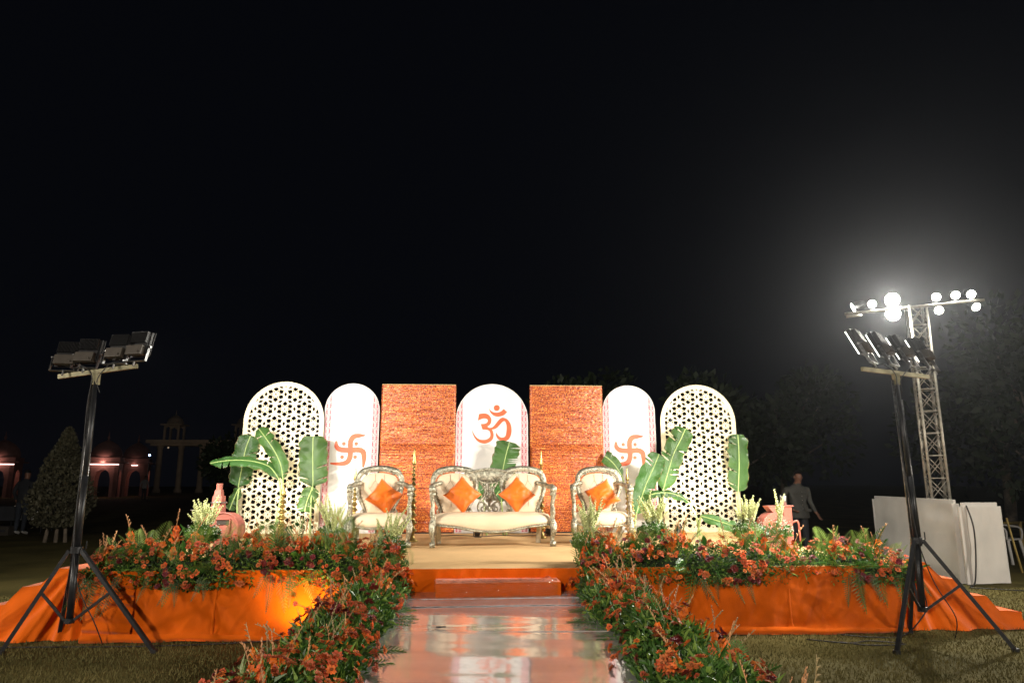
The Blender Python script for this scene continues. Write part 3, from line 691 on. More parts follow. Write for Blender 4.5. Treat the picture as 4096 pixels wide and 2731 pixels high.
# ------------------------------------------------------------------ banana leaves: blade on a curved spine with a stalk to the floor
def banana(lab, spine, width, stalk, seed, face=(0, -1, 0), curl=.25, tears=6, droop=.0):
    P = smooth_path(spine, 8); n = len(P); F = Vector(face).normalized(); rnd = random.Random(seed)
    base = Vector(stalk[-1]); r = empty('banana_leaf', base, 0, lab, 'leaf', 'banana leaves behind the seats')
    m = MB(); K = 7; ATT = []
    tear = {rnd.randrange(3, n-4): rnd.choice((-1, 1)) for _ in range(tears)}
    for sg in (-1, 1):
        rows = []
        for i, p in enumerate(P):
            t = i/(n-1); T = (P[min(i+1, n-1)]-P[max(i-1, 0)]).normalized(); S = T.cross(F).normalized()
            wdt = width*(min(1, (t*6)**.5) if t < .17 else 1)*(1 if t < .72 else max(.14, 1-((t-.72)/.29)**2.2))*(1+.05*math.sin(i*1.3+seed)+.05*fbm(i*.4, sg*3, seed))
            pull = T*.0
            row = []
            for k in range(K):
                q = k/(K-1); wv = .014*math.sin(i*.9+seed*2+k*.4)*q+.035*fbm(i*.22, k*.3, seed+sg)*q
                row.append(p+S*sg*wdt*.5*q+F*(-curl*wdt*q*q*.5+wv+.004)-Vector((0, 0, droop*wdt*q*q))-T*q*wdt*.10)
            rows.append(row)
        vs = []; fs = []
        cuts = [i for i, g in tear.items() if g == sg]
        for i in range(n-1):
            A, B = [v.copy() for v in rows[i]], [v.copy() for v in rows[i+1]]
            if i in cuts:                                         # a slit: this strip's outer corners draw together
                for k in range(2, K): B[k] = B[k].lerp(A[k], .88*(k-1)/(K-2))+F*.012
            b = len(vs); vs += A+B; ATT += [(k/(K-1), i/(n-1)) for k in range(K)]+[(k/(K-1), (i+1)/(n-1)) for k in range(K)]
            for k in range(K-1): fs.append((b+k, b+k+1, b+K+k+1, b+K+k) if sg > 0 else (b+k, b+K+k, b+K+k+1, b+k+1))
        m.add([Vector(v)-base for v in vs], fs)
    bl = m.build('blade', banana_m, r, True)
    for nm, c in (('across', 0), ('along', 1)): bl.data.attributes.new(nm, 'FLOAT', 'POINT').data.foreach_set('value', [a_[c] for a_ in ATT])
    m = MB(); m.tube([p+F*.004-base for p in P], [.004]+[.009]*(n-2)+[.011], 6); m.build('midrib', rib_m, bl, True)
    if len(stalk) > 1:
        m = MB(); m.tube([Vector(s)-base for s in smooth_path([P[-1]]+[Vector(s) for s in stalk], 6)], [.012, .014, .016], 7); m.build('stalk', rib_m, r, True)
    return r
fz = SZ+.005
banana('bright banana leaf standing upright in front of the left lattice screen', [(-3.59, 10.98, 2.25), (-3.47, 10.93, 2.12), (-3.30, 10.9, 1.90), (-3.19, 10.9, 1.69), (-3.14, 10.9, 1.47)], .235, [(-3.15, 10.9, 1.2), (-3.17, 10.88, .95), (-3.15, 10.85, fz)], 1, (.15, -1, .1), .4)
banana('banana leaf drooping out to the left of the left lattice screen', [(-4.15, 10.6, 1.70), (-3.93, 10.72, 1.745), (-3.64, 10.82, 1.745), (-3.36, 10.88, 1.66), (-3.2, 10.9, 1.47)], .20, [(-3.16, 10.9, 1.2), (-3.19, 10.88, .95), (-3.2, 10.86, fz)], 2, (0, -.75, .66), .3, 5)
banana('dark banana leaf behind the left edge of the left lattice screen', [(-3.80, 11.28, 2.16), (-3.86, 11.28, 1.95), (-3.89, 11.28, 1.72), (-3.92, 11.28, 1.45), (-3.93, 11.28, 1.35)], .36, [(-3.93, 11.26, 1.1), (-3.90, 11.25, .9), (-3.81, 11.2, fz)], 3, (.1, -1, 0), .15, 4)
banana('pale lower banana leaf at the left edge of the left lattice screen', [(-4.0, 11.17, 1.0), (-3.96, 11.16, 1.12), (-3.90, 11.15, 1.28), (-3.87, 11.14, 1.34)], .17, [(-3.88, 11.13, 1.1), (-3.85, 11.12, .85), (-3.80, 11.1, fz)], 4, (-.2, -1, .1), .2, 2)
banana('broad banana leaf between the left lattice screen and the swastika panel', [(-2.765, 11.1, 2.14), (-2.76, 11.1, 1.95), (-2.74, 11.08, 1.69), (-2.72, 11.06, 1.44), (-2.72, 11.05, 1.36)], .44, [(-2.73, 11.04, 1.1), (-2.715, 11.02, .8), (-2.70, 11.0, fz)], 5, (.05, -1, .05), .15, 5)
banana('small torn banana leaf under the broad one at the left swastika panel', [(-2.80, 10.98, .98), (-2.78, 10.98, 1.12), (-2.73, 10.99, 1.28), (-2.71, 11.0, 1.36)], .26, [(-2.72, 11.0, 1.1), (-2.70, 10.97, fz)], 6, (.2, -1, .1), .3, 4)
banana('pale green banana leaf in front of the om panel behind the sofa', [(.36, 11.1, 2.06), (.32, 11.08, 1.92), (.27, 11.05, 1.72), (.22, 11.02, 1.40), (.23, 11.0, 1.12)], .40, [(.25, 11.0, .9), (.26, 10.95, fz)], 7, (.0, -1, .05), .12, 4)
banana('small banana leaf seen through the left of the sofa splat', [(-.24, 11.05, 1.52), (-.19, 11.03, 1.42), (-.12, 11.0, 1.28), (-.06, 10.98, 1.16)], .24, [(-.03, 10.95, .95), (0, 10.9, fz)], 8, (.0, -1, .1), .2, 2)
banana('low banana leaf seen through the right of the sofa splat', [(.10, 10.75, 1.16), (.17, 10.8, 1.27), (.25, 10.85, 1.30), (.34, 10.9, 1.22)], .20, [(.33, 10.9, .95), (.30, 10.88, fz)], 9, (.0, -.9, .3), .2, 2)
banana('large torn banana leaf leaning right in front of the right lattice screen', [(3.22, 11.0, 2.28), (3.14, 10.99, 2.12), (2.99, 10.96, 1.86), (2.87, 10.93, 1.55), (2.78, 10.9, 1.30)], .36, [(2.70, 10.87, 1.05), (2.62, 10.8, .8), (2.58, 10.75, fz)], 10, (.0, -1, .05), .2, 10)
banana('dark banana leaf leaning right beside the right armchair', [(2.70, 10.75, 1.86), (2.61, 10.72, 1.68), (2.46, 10.68, 1.40), (2.35, 10.65, 1.14), (2.27, 10.6, .96)], .33, [(2.24, 10.58, .8), (2.2, 10.55, fz)], 11, (.1, -1, .1), .2, 5)
banana('upright banana leaf at the far right edge of the right lattice screen', [(4.16, 11.2, 2.20), (4.16, 11.19, 2.02), (4.14, 11.17, 1.70), (4.10, 11.15, 1.38), (4.085, 11.14, 1.27)], .35, [(4.06, 11.1, 1.05), (4.03, 11.05, .8), (3.98, 11.0, fz)], 12, (.05, -1, .05), .15, 5)
banana('bright arching banana leaf hanging left over the right lattice screen', [(2.47, 10.45, 1.24), (2.58, 10.5, 1.26), (2.74, 10.58, 1.265), (2.95, 10.65, 1.22), (3.13, 10.7, 1.12)], .16, [(3.22, 10.7, .95), (3.25, 10.7, .8), (3.27, 10.68, fz)], 13, (0, -.7, .7), .3, 2)
banana('dark banana leaf lying low among the flowers by the right lattice screen', [(3.78, 10.2, .73), (3.66, 10.25, .78), (3.43, 10.32, .86), (3.2, 10.4, .93)], .20, [(3.18, 10.42, .8), (3.15, 10.45, fz)], 14, (0, -.8, .6), .2, 2)
banana('banana leaf tip showing behind the right armchair on the swastika panel', [(1.92, 11.2, 1.84), (1.98, 11.2, 1.80), (2.08, 11.2, 1.70), (2.20, 11.2, 1.52)], .22, [(2.26, 11.15, 1.2), (2.28, 11.1, fz)], 15, (0, -1, .1), .2, 2)

# ------------------------------------------------------------------ floor uplights that light the screens
def uplight(x, y, aim, watts, cone, lab, col=(1, .91, .74)):
    r = empty('floor_uplight', (x, y, SZ+.003), 0, lab, 'lamp', 'small black floor uplights')
    d = (Vector(aim)-Vector((x, y, SZ+.11))).normalized(); q = d.to_track_quat('Z', 'Y').to_matrix()
    m = MB(); m.lathe([(.002, -.09), (.040, -.088), (.048, -.05), (.052, .05), (.056, .056), (.050, .058), (.048, .040)], 16, (0, 0, .11), 0, q); m.build('can', black_steel, r, True)
    m = MB(); m.lathe([(.002, .040), (.046, .041)], 16, (0, 0, .11), 0, q); m.build('lens', uplens, r)
    m = MB(); sd = d.cross(Vector((0, 0, 1))).normalized()
    m.tube([sd*.062+Vector((0, 0, .11)), sd*.066+Vector((0, 0, .02)), sd*.05+Vector((0, 0, .008)), -sd*.05+Vector((0, 0, .008)), -sd*.066+Vector((0, 0, .02)), -sd*.062+Vector((0, 0, .11))], .006, 6); m.build('yoke', black_steel, r)
    spot('uplight_beam', Vector((x, y, SZ+.11))+d*.07, aim, watts, cone, .6, .03, col)
uplens = emit('uplight_lens', (1, .85, .6), 6)
uplight(-3.65, 10.55, (-3.45, 11.4, 2.3), 30, 80, 'black floor uplight at the left foot of the left lattice screen')
uplight(-2.98, 10.5, (-2.95, 11.4, 1.6), 45, 80, 'black floor uplight at the right foot of the left lattice screen')
uplight(-2.3, 10.45, (-2.25, 11.5, 1.9), 22, 80, 'black floor uplight below the left swastika panel')
uplight(-.14, 10.5, (.08, 11.4, 1.9), 26, 85, 'small black floor uplight under the middle of the sofa')
uplight(.95, 10.7, (1.3, 11.4, 1.8), 30, 80, 'small black floor uplight behind the right rear leg of the sofa')
uplight(-.75, 10.5, (-1.1, 11.4, 1.8), 30, 80, 'small black floor uplight behind the left rear leg of the sofa')
uplight(2.17, 9.95, (2.4, 11.4, 2.1), 30, 75, 'black floor uplight leaning beside the right armchair')
uplight(2.85, 10.4, (3.4, 11.4, 2.0), 95, 90, 'black floor uplight at the left foot of the right lattice screen')
uplight(3.95, 10.5, (3.6, 11.4, 2.2), 95, 90, 'black floor uplight at the right foot of the right lattice screen')
# cables on the carpet
def cable(lab, pts, r=.006, z=0):
    P = smooth_path(pts, 8); b = Vector(P[0]); m = MB(); m.tube([p-b for p in P], r, 6)
    return tag(m.build('cable', cable_m, None, True, loc=b), lab, 'cable', 'black cables')
zc_ = SZ+.012
cable('black cable along the foot of the om panel behind the sofa', [(-.75, 10.75, zc_), (-.4, 10.85, zc_), (-.1, 10.62, zc_), (.2, 10.8, zc_), (.5, 10.72, zc_), (.9, 10.82, zc_), (1.3, 10.7, zc_)])
cable('black cable coiling at the foot of the right tripod stand', [(3.3, 6.75, .02), (3.6, 6.66, .012), (3.9, 6.72, .012), (4.05, 6.65, .18), (4.15, 6.7, .30), (4.02, 6.6, .55)])
cable('black cable lying loose on the grass before the right skirt', [(2.9, 6.62, .012), (3.2, 6.45, .012), (3.45, 6.52, .012), (3.7, 6.38, .012), (3.35, 6.36, .012), (3.15, 6.5, .012)])
cable('black cable across the grass along the left skirt', [(-4.9, 6.72, .012), (-4.0, 6.70, .012), (-3.2, 6.68, .012), (-2.5, 6.74, .012), (-1.9, 6.80, .03), (-1.5, 6.72, .10)], .006)

# ------------------------------------------------------------------ red oxide air blowers
r = empty('air_blower', (-3.05, 8.25, SZ+.002), R(-6), 'red oxide blower with upright tapering spout behind the left flowers', 'blower')
def volute(x, z, R0, d, n=30, grow=.18):
    return [(x+(R0*(1+grow*k/n))*math.cos(math.pi*1.05-2*math.pi*k/n), z+(R0*(1+grow*k/n))*math.sin(math.pi*1.05-2*math.pi*k/n)) for k in range(n)]
m = MB(); m.prism(volute(.02, .30, .165, 0)[::-1], -.09, .10)
m.build('casing', red_oxide, r, recalc=True, bevel=.006)
m = MB(); m.tube([(.02+.175*math.cos(a*.21), -.093, .30+.175*math.sin(a*.21)) for a in range(31)], .008, 6); m.box((.10, -.10, .32), (.012, .02, .18)); m.box((.015, -.10, .405), (.17, .02, .012)); m.box((.02, -.096, .37), (.15, .006, .05), 1); m.lathe([(.001, 0), (.062, 0), (.06, .03), (.001, .032)], 18, (.045, -.09, .28), 0, Matrix.Rotation(R(90), 3, 'X')); m.build('inlet_frame', [red_oxide, driver_m], r)
m = MB(); m.box((-.095, 0, .56), (.125, .125, .20), 0, None, .82); m.box((-.10, 0, .66), (.10, .10, .14), 0, None, .66); m.lathe([(.034, .70), (.034, .80), (.028, .80)], 14, (-.10, 0, 0)); m.build('spout', red_oxide, r)
m = MB(); m.tube([(-.095+.082*math.cos(a*.3142), .082*math.sin(a*.3142), .585) for a in range(20)], .010, 6, closed=True); m.tube([(-.42, 0, .50), (-.2, -.02, .495), (-.12, -.05, .50)], .005, 5); m.build('clamp_ring', bare_steel, r)
m = MB(); m.box((.02, 0, .04), (.30, .24, .08)); m.beam((-.1, 0, .08), (-.06, 0, .2), .05); m.beam((.14, 0, .08), (.10, 0, .2), .05); m.build('foot_frame', red_oxide, r, bevel=.004)
r = empty('air_blower', (3.56, 8.6, SZ+.002), R(5), 'red oxide blower with square duct and steel pipe behind the right flowers', 'blower')
m = MB(); m.prism(volute(-.05, .27, .17, 0, grow=.05)[::-1], -.08, .10); m.build('casing', red_oxide, r, recalc=True, bevel=.006)
m = MB(); m.prism([(-.02, .42), (.055, .42), (.09, .515), (-.115, .515), (-.07, .46)][::-1], -.05, .09); m.box((-.01, .02, .519), (.215, .15, .008)); m.build('hopper', red_oxide, r, recalc=True)
m = MB(); m.box((.135, 0, .26), (.115, .12, .52)); m.box((.135, 0, .522), (.16, .15, .012)); m.build('square_duct', red_oxide, r, bevel=.004)
m = MB(); m.lathe([(.038, .528), (.038, .645), (.034, .645), (.034, .60)], 18, (.12, 0, 0)); m.build('steel_pipe', bare_steel, r, True)
m = MB()
for k in range(5): m.tube([(-.02+.03*math.cos(k*1.257)+.026*math.cos(a*.45), -.088, .33+.028*math.sin(k*1.257)+.022*math.sin(a*.45)) for a in range(15)], .004, 5)
m.tube(smooth_path([(.0, -.09, .22), (.05, -.12, .26), (.12, -.13, .31), (.17, -.12, .33), (.22, -.1, .34)], 5), .008, 6); m.tube(smooth_path([(.16, -.12, .335), (.22, -.12, .34), (.235, -.12, .25), (.25, -.1, .10)], 5), .011, 6)
m.build('hose_fitting', red_oxide, r, True)
m = MB(); m.box((.02, 0, .04), (.36, .26, .08)); m.build('foot_frame', red_oxide, r, bevel=.004)
# ------------------------------------------------------------------ flowers: shared meshes, +Z is the way a bloom faces
def mum(mats, seed, rings=((9, .030, 15), (8, .024, 38), (6, .015, 62))):
    rnd = random.Random(seed); m = MB()
    for n, L, el in rings:
        for k in range(n):
            a = 2*math.pi*(k+rnd.random()*.5)/n; e = R(el+rnd.uniform(-9, 9)); l = L*rnd.uniform(.85, 1.12); w_ = l*.24
            d = Vector((math.cos(a)*math.cos(e), math.sin(a)*math.cos(e), math.sin(e))); s = Vector((-math.sin(a), math.cos(a), 0))
            m.add([d*.002, d*l*.65+s*w_, d*l+Vector((0, 0, -.004)), d*l*.65-s*w_], [(0, 1, 2, 3)])
    m.ball((0, 0, .008), (.009, .009, .006), 5, 3, 1)
    return m.mesh('chrysanthemum', mats)
MUM = {'o': [mum([mum_o, mum_c], i) for i in range(3)], 'r': [mum([mum_r, mum_c], 10+i) for i in range(2)], 'd': [mum([mum_d, mum_d], 20+i, ((10, .034, 12), (9, .028, 34), (7, .018, 60))) for i in range(2)]}
def petal(m, c, d, up, L, W, mi):
    s = d.cross(up).normalized(); u = s.cross(d).normalized()
    m.add([c, c+d*L*.45+s*W*.5+u*L*.06, c+d*L*.85+s*W*.38-u*L*.02, c+d*L-u*L*.10, c+d*L*.85-s*W*.38-u*L*.02, c+d*L*.45-s*W*.5+u*L*.06], [(0, 1, 2, 3, 4, 5)], mi)
def gladiolus(seed, nf=5, H=.40, dry=False):
    rnd = random.Random(seed); m = MB(); bend = rnd.uniform(-.06, .06); bx = rnd.uniform(-.5, .5)
    sp = [Vector((bend*(t**2)*3, bx*.1*t*t, H*t)) for t in [k/8 for k in range(9)]]
    m.tube(sp, [.005, .004, .003, .002], 5, 1)
    for i in range(nf):
        t = .25+.45*i/nf; p = sp[int(t*8)]; a = (i % 2)*2.2+rnd.uniform(-.5, .5); d = Vector((math.cos(a), math.sin(a), .55)).normalized(); k = 1-.45*i/nf
        for q in range(5):
            b = q*1.257; x = d.orthogonal().normalized(); y = d.cross(x); e = (d*.62+(x*math.cos(b)+y*math.sin(b))*.75).normalized()
            petal(m, p, e, d, .056*k, .040*k, 0)
    for i in range(7):
        t = .68+.32*i/7; p = sp[min(8, int(t*8))].lerp(sp[min(8, int(t*8)+1)], t*8 % 1); a = (i % 2)*2.6+rnd.uniform(-.4, .4); d = Vector((math.cos(a)*.45, math.sin(a)*.45, 1)).normalized(); L = .034*(1-.5*i/7)
        m.tube([p, p+d*L*.5, p+d*L], [.003, .0065*(1-.4*i/7), .001], 5, 1)
    for i in range(3):
        a = rnd.random()*6.28; d = Vector((math.cos(a)*.35, math.sin(a)*.35, 1)); m.tube([sp[1], sp[1]+d*.08, sp[1]+d*.15+Vector((math.cos(a), math.sin(a), 0))*.02], [.003, .006, .001], 4, 2)
    return m.mesh('gladiolus', [glad_m, dry_m if dry else glad_bud, stem_m], True)
GLAD = [gladiolus(i, 5, .36) for i in range(4)]; GLADB = [gladiolus(30+i, 1, .40, True) for i in range(3)]
def frond(seed, L=.34, n=15, lw=.011, ll=.11, mats=None, droop=.35, fold=.25, tri=False):
    rnd = random.Random(seed); m = MB(); sp = [Vector((0, L*t, L*(.12*t-droop*t*t))) for t in [k/n for k in range(n+1)]]
    m.tube(sp[::3]+[sp[-1]], [.004, .003, .0015], 4)
    for i in range(2, n+1):
        t = i/n; l = ll*(math.sin(math.pi*min(1, .15+.85*t)**.8)**.7+.12)*rnd.uniform(.9, 1.08)
        if tri: l = ll*(1.02-t)**.75*rnd.uniform(.85, 1.1)
        for s in (-1, 1):
            d = Vector((s, .55+.5*t, fold)).normalized(); p = sp[i]; q = Vector((0, 1, 0))*lw
            m.add([p-q*.4, p+d*l*.5+q*.75, p+d*l+Vector((0, 0, -l*.25)), p+d*l*.5-q*.75], [(0, 1, 2, 3)])
    return m.mesh('frond', mats)
FERN = [frond(i, .30, 16, .010, .085, fern_m, .35, .05) for i in range(3)]
FERNH = [frond(40+i, .34, 16, .0065, .085, fern_m, -.12, .02, True) for i in range(3)]+[frond(50, .36, 12, .008, .12, palm_m, -.12, .05, True)]
PALM = [frond(20+i, .40, 13, .014, .17, palm_m, .25, .35) for i in range(3)]
areca_m = mat('areca_green', (.20, .30, .06), .42, var=.3, scale=5, trans=.2, objrand=.3)
ARECA = [frond(70+i, .42, 15, .007, .15, areca_m, .30, .35) for i in range(3)]
FAN = []
for i in range(2):
    m = MB(); rnd = random.Random(i)
    for k in range(17):
        a = R(-78+k*9.75); d = Vector((math.sin(a), math.cos(a), .12*math.cos(a*3))); s = Vector((d.y, -d.x, 0)); L = .20*rnd.uniform(.85, 1.05)
        m.add([Vector((0, 0, 0)), d*L*.6+s*.010+Vector((0, 0, .006)), d*L, d*L*.6-s*.010], [(0, 1, 2, 3)])
    FAN.append(m.mesh('fan_leaf', palm_m))
m = MB()
for s in (-1, 1):
    m.grid(lambda u, v: (s*.032*math.sin(math.pi*min(1, .06+v*.94))**.8*u, .02+.16*v, .012*u*u-.03*v*v), 3, 7)
BROAD = m.mesh('broad_leaf', palm_m, True)
m = MB()
for k in range(7):
    a = k*.9; d = Vector((math.cos(a)*.35, math.sin(a)*.35, 1)).normalized(); s = d.orthogonal().normalized(); L = .22+.03*(k % 3)
    m.add([s*.006, -s*.006, d*L*.55-s*.010+Vector((math.cos(a), math.sin(a), 0))*.03, d*L*.9+Vector((math.cos(a), math.sin(a), -.3))*.07, d*L*.55+s*.010+Vector((math.cos(a), math.sin(a), 0))*.03], [(0, 1, 2, 3, 4)])
SPID = m.mesh('variegated_tuft', mat('striped_leaf', (.16, .26, .06), .45, scale=30, col2=(.45, .48, .24), stretch=(4, 4, .3), trans=.15))

class Bank:
    """a long flower mound: centre line P(s), across vector A (towards the viewer's side), half width a(s), height h(s), drop on the front side"""
    def __init__(b, name, lab, P, A, a, h, drop, L, origin):
        b.P, b.A, b.a, b.h, b.drop, b.L = P, Vector(A), a, h, drop, L; b.o = Vector(origin)
        b.root = empty(name, origin, 0, lab, 'flowers'); b.cnt = {}
    def pt(b, s, f, out=0):
        p = Vector(b.P(s)); a = b.a(s); hh = b.h(s); c, q = math.cos(f), math.sin(f)
        if q >= 0: v = b.A*a*c+Vector((0, 0, hh*q)); n = (b.A*c/a+Vector((0, 0, q/hh))).normalized()
        else: v = b.A*(a*(1+.10*q))+Vector((0, 0, b.drop*q)); n = (b.A+Vector((0, 0, .15))).normalized()
        return p+v+n*out-b.o, n
    def foliage(b, n, rnd, f0, f1, size=(.020, .044), deep=.12, name='foliage', mats=None, lightp=.3, wid=(.18, .32)):
        V = []; F = []; MI = []
        for _ in range(n):
            s = rnd.random(); f = f0+(f1-f0)*rnd.random(); p, nn = b.pt(s, f, rnd.uniform(-deep, -.01))
            d = (nn*rnd.uniform(.1, 1)+Vector((rnd.gauss(0, .7), rnd.gauss(0, .7), rnd.gauss(.15, .6)))).normalized(); x = d.orthogonal().normalized(); x = Quaternion(d, rnd.random()*6.28) @ x
            L = rnd.uniform(*size); W_ = L*rnd.uniform(*wid); k = len(V); up = x.cross(d)
            V += [p, p+d*L*.5+x*W_+up*L*.08, p+d*L-up*L*.12, p+d*L*.5-x*W_+up*L*.08]; F += [(k, k+1, k+2), (k, k+2, k+3)]; mi = 1 if rnd.random() < lightp else 0; MI += [mi, mi]
        m = MB(); m.v = [tuple(v) for v in V]; m.f = F; m.m = MI
        return tag(m.build(name, mats or [leaf_m, leaf_l], b.root), kind='stuff')
    def mound(b, f0):
        m = MB(); m.grid(lambda u, v: tuple(b.pt(u, f0+(math.pi-f0)*v, -.10)[0]), 40, 12); m.build('flower_foam', mat('moss_foam', (.02, .035, .012), .9, var=.4), b.root)
    def put(b, name, me, s, f, rnd, out=.01, up=.35, jit=.45, sc=(.85, 1.15), aim=None):
        p, n = b.pt(s, f, out); d = (n+Vector((0, 0, up))+Vector((rnd.gauss(0, jit), rnd.gauss(0, jit), rnd.gauss(0, jit)))).normalized() if aim is None else Vector(aim).normalized()
        q = d.to_track_quat('Z', 'Y') @ Quaternion((0, 0, 1), rnd.random()*6.28)
        return inst(name, me, b.root, p, q, rnd.uniform(*sc))
    def clusters(b, n, rnd, f0, f1, mix, size=(3, 7), smin=0, smax=1, spread=.042, fp=1, sc=(.62, 1.2)):
        for _ in range(n):
            s = smin+(smax-smin)*rnd.random(); f = f0+(f1-f0)*rnd.random()**fp; k = rnd.choices('ord', mix)[0]
            nm = {'o': 'orange_chrysanthemum', 'r': 'rust_chrysanthemum', 'd': 'maroon_chrysanthemum'}[k]
            for _ in range(rnd.randint(*size) if k != 'd' else rnd.randint(1, 4)):
                b.cnt[nm] = b.cnt.get(nm, 0)+1
                if b.cnt[nm] > 290: break
                b.put(nm, rnd.choice(MUM[k]), min(1, max(0, s+rnd.gauss(0, spread/b.L))), f+rnd.gauss(0, .12), rnd, rnd.uniform(.015, .085), .2, .42, sc)
    def fronds(b, n, rnd, f0, f1, kinds, out=-.04, up=.1, sc=(.75, 1.1)):
        for _ in range(n):
            s = rnd.random(); f = f0+(f1-f0)*rnd.random(); nm, me = rnd.choice(kinds); p, nn = b.pt(s, f, out)
            d = (nn+Vector((rnd.gauss(0, .6), rnd.gauss(0, .4), up+rnd.gauss(0, .25)))).normalized()
            z = Vector((0, 0, 1))-d*d.z; z = z.normalized() if z.length > .05 else Vector((0, -1, 0))
            x = d.cross(z); M_ = Matrix((x, d, z)).transposed(); q = M_.to_quaternion() @ Quaternion((0, 1, 0), rnd.gauss(0, .5))
            inst(nm, rnd.choice(me), b.root, p, q, rnd.uniform(*sc))
    def hang(b, me, nm, x, z, L, y, rnd):                        # a frond hanging down in front of the cloth
        d = Vector((rnd.gauss(0, .25), -.25, -1)).normalized(); zz = Vector((0, -1, .2)); zz = (zz-d*zz.dot(d)).normalized(); xx = d.cross(zz)
        inst(nm, me, b.root, Vector((x, y, z))-b.o, Matrix((xx, d, zz)).transposed().to_quaternion(), L)
KF = [('fern_frond', FERN), ('palm_frond', PALM)]; KA = KF+[('fan_leaf', FAN), ('broad_leaf', [BROAD]), ('fern_frond', FERN)]
def env(s, a=.06): return min(1, s/a)**.5*min(1, (1-s)/a)**.5
rnd = random.Random(5)
def stage_bank(x0, x1, lab, seed, rise, n_c, mix):
    rnd = random.Random(seed); L = abs(x1-x0)
    P = lambda s: (x0+(x1-x0)*s, 7.13+.03*math.sin(s*9+seed), SZ-.02)
    b = Bank('stage_flower_bank', lab, P, (0, -1, 0), lambda s: .30+.05*math.sin(s*13+seed), lambda s: max(.07, (rise(s)+.03*math.sin(s*23+seed))*env(s)), .15, L, (x0+(x1-x0)*.5, 7.22, SZ))
    b.mound(-.5); b.foliage(9000, rnd, -1.1, 2.6); b.foliage(1100, rnd, -.7, 2.2, (.05, .11), .08, 'long_leaves', lightp=.4, wid=(.05, .10))
    b.clusters(n_c, rnd, -.75, 2.1, mix, (3, 6), spread=.030, fp=.9); b.fronds(54, rnd, -.4, 2.2, KA, -.03, .25, (.5, .85))
    b.fronds(44, rnd, 1.0, 2.4, [('areca_frond', ARECA)], -.08, 1.1, (.5, .8)); b.fronds(20, rnd, -.2, 1.0, [('areca_frond', ARECA)], -.05, .3, (.4, .6))
    for _ in range(36): b.put('gladiolus', rnd.choice(GLAD+GLAD+GLADB), rnd.random(), rnd.uniform(.4, 2.0), rnd, -.12, 1.4, .38, (.7, 1.1))
    for _ in range(24):
        x = x0+(x1-x0)*rnd.random(); b.hang(rnd.choice(FERNH), 'hanging_frond', x, SZ-.03+rnd.uniform(-.03, .04), rnd.uniform(.6, 1.1), 6.80, rnd)
    return b
bl = stage_bank(-3.86, -.86, 'long bank of orange and maroon flowers on the left half of the stage front', 3, lambda s: .20+.06*math.sin(s*3), 138, (5.5, 2.6, 2.8))
br = stage_bank(.82, 4.18, 'long bank of orange and maroon flowers on the right half of the stage front', 8, lambda s: .22+.05*math.sin(s*4+1), 125, (4.8, 2.3, 3.2))
for b, L in ((bl, ((-3.55, .62, .28), (-3.15, .66, .36), (-3.0, .6, .36), (-1.9, .55, .25))), (br, ((1.15, .5, .3), (1.9, .6, .3), (3.0, .55, .3), (3.95, .5, .33)))):
    for x, z, up in L: inst('gladiolus', rnd.choice(GLAD), b.root, Vector((x, 7.15, z+.12))-b.o, Quaternion((0, 0, 1), rnd.random()*6), 1.0+up*.4)
# flower borders along both edges of the walkway
def walk_bank(sg, lab, seed, n_c, mix, ng):
    rnd = random.Random(seed)
    P = lambda s: (((-1.06-.05*min(1, s*2.2)) if sg < 0 else (1.04-.10*s))+.02*math.sin(s*11+seed), 7.0-4.4*s, .36)
    b = Bank('walkway_flower_border', lab, P, (sg, 0, 0), lambda s: .28+.02*min(1, s*2.5)+.03*math.sin(s*17+seed), lambda s: .24+.035*math.sin(s*21+seed), .34, 4.4, (sg*1.1, 4.8, .2))
    b.mound(-.9); b.foliage(15000, rnd, -1.5, 2.9, (.024, .055)); b.foliage(1800, rnd, -1.2, 2.7, (.06, .12), .06, 'long_leaves', lightp=.35, wid=(.05, .10))
    b.clusters(n_c, rnd, -.9, 2.85, mix, (3, 6), spread=.030); b.fronds(44, rnd, -.6, 2.6, KF+[('broad_leaf', [BROAD])], -.10, .1, (.4, .62))
    for _ in range(ng): b.put('gladiolus', rnd.choice(GLAD+GLAD+GLADB), rnd.random(), rnd.uniform(.3, 2.2), rnd, -.08, 1.1, .45, (.55, .85))
    for i in range(22):                                          # palm leaves lying inwards over the plastic
        s = (i+rnd.random())/22; p, _n = b.pt(s, 2.95, -.1); d = Vector((-sg, rnd.gauss(0, .35), .10+rnd.gauss(0, .08))).normalized(); z = (Vector((0, 0, 1))-d*d.z).normalized(); x = d.cross(z)
        inst('palm_frond', rnd.choice(PALM), b.root, p, Matrix((x, d, z)).transposed().to_quaternion(), rnd.uniform(.45, .8))
    for _ in range(5): b.put('variegated_tuft', SPID, rnd.uniform(.3, 1), rnd.uniform(.2, 1.2), rnd, -.06, .8, .4, (.5, .75))
    return b
wl = walk_bank(-1, 'thick flower border along the left edge of the walkway', 21, 180, (3.4, 4, 2.6), 48)
wr = walk_bank(1, 'thick flower border along the right edge of the walkway', 34, 180, (3.2, 4, 2.9), 54)

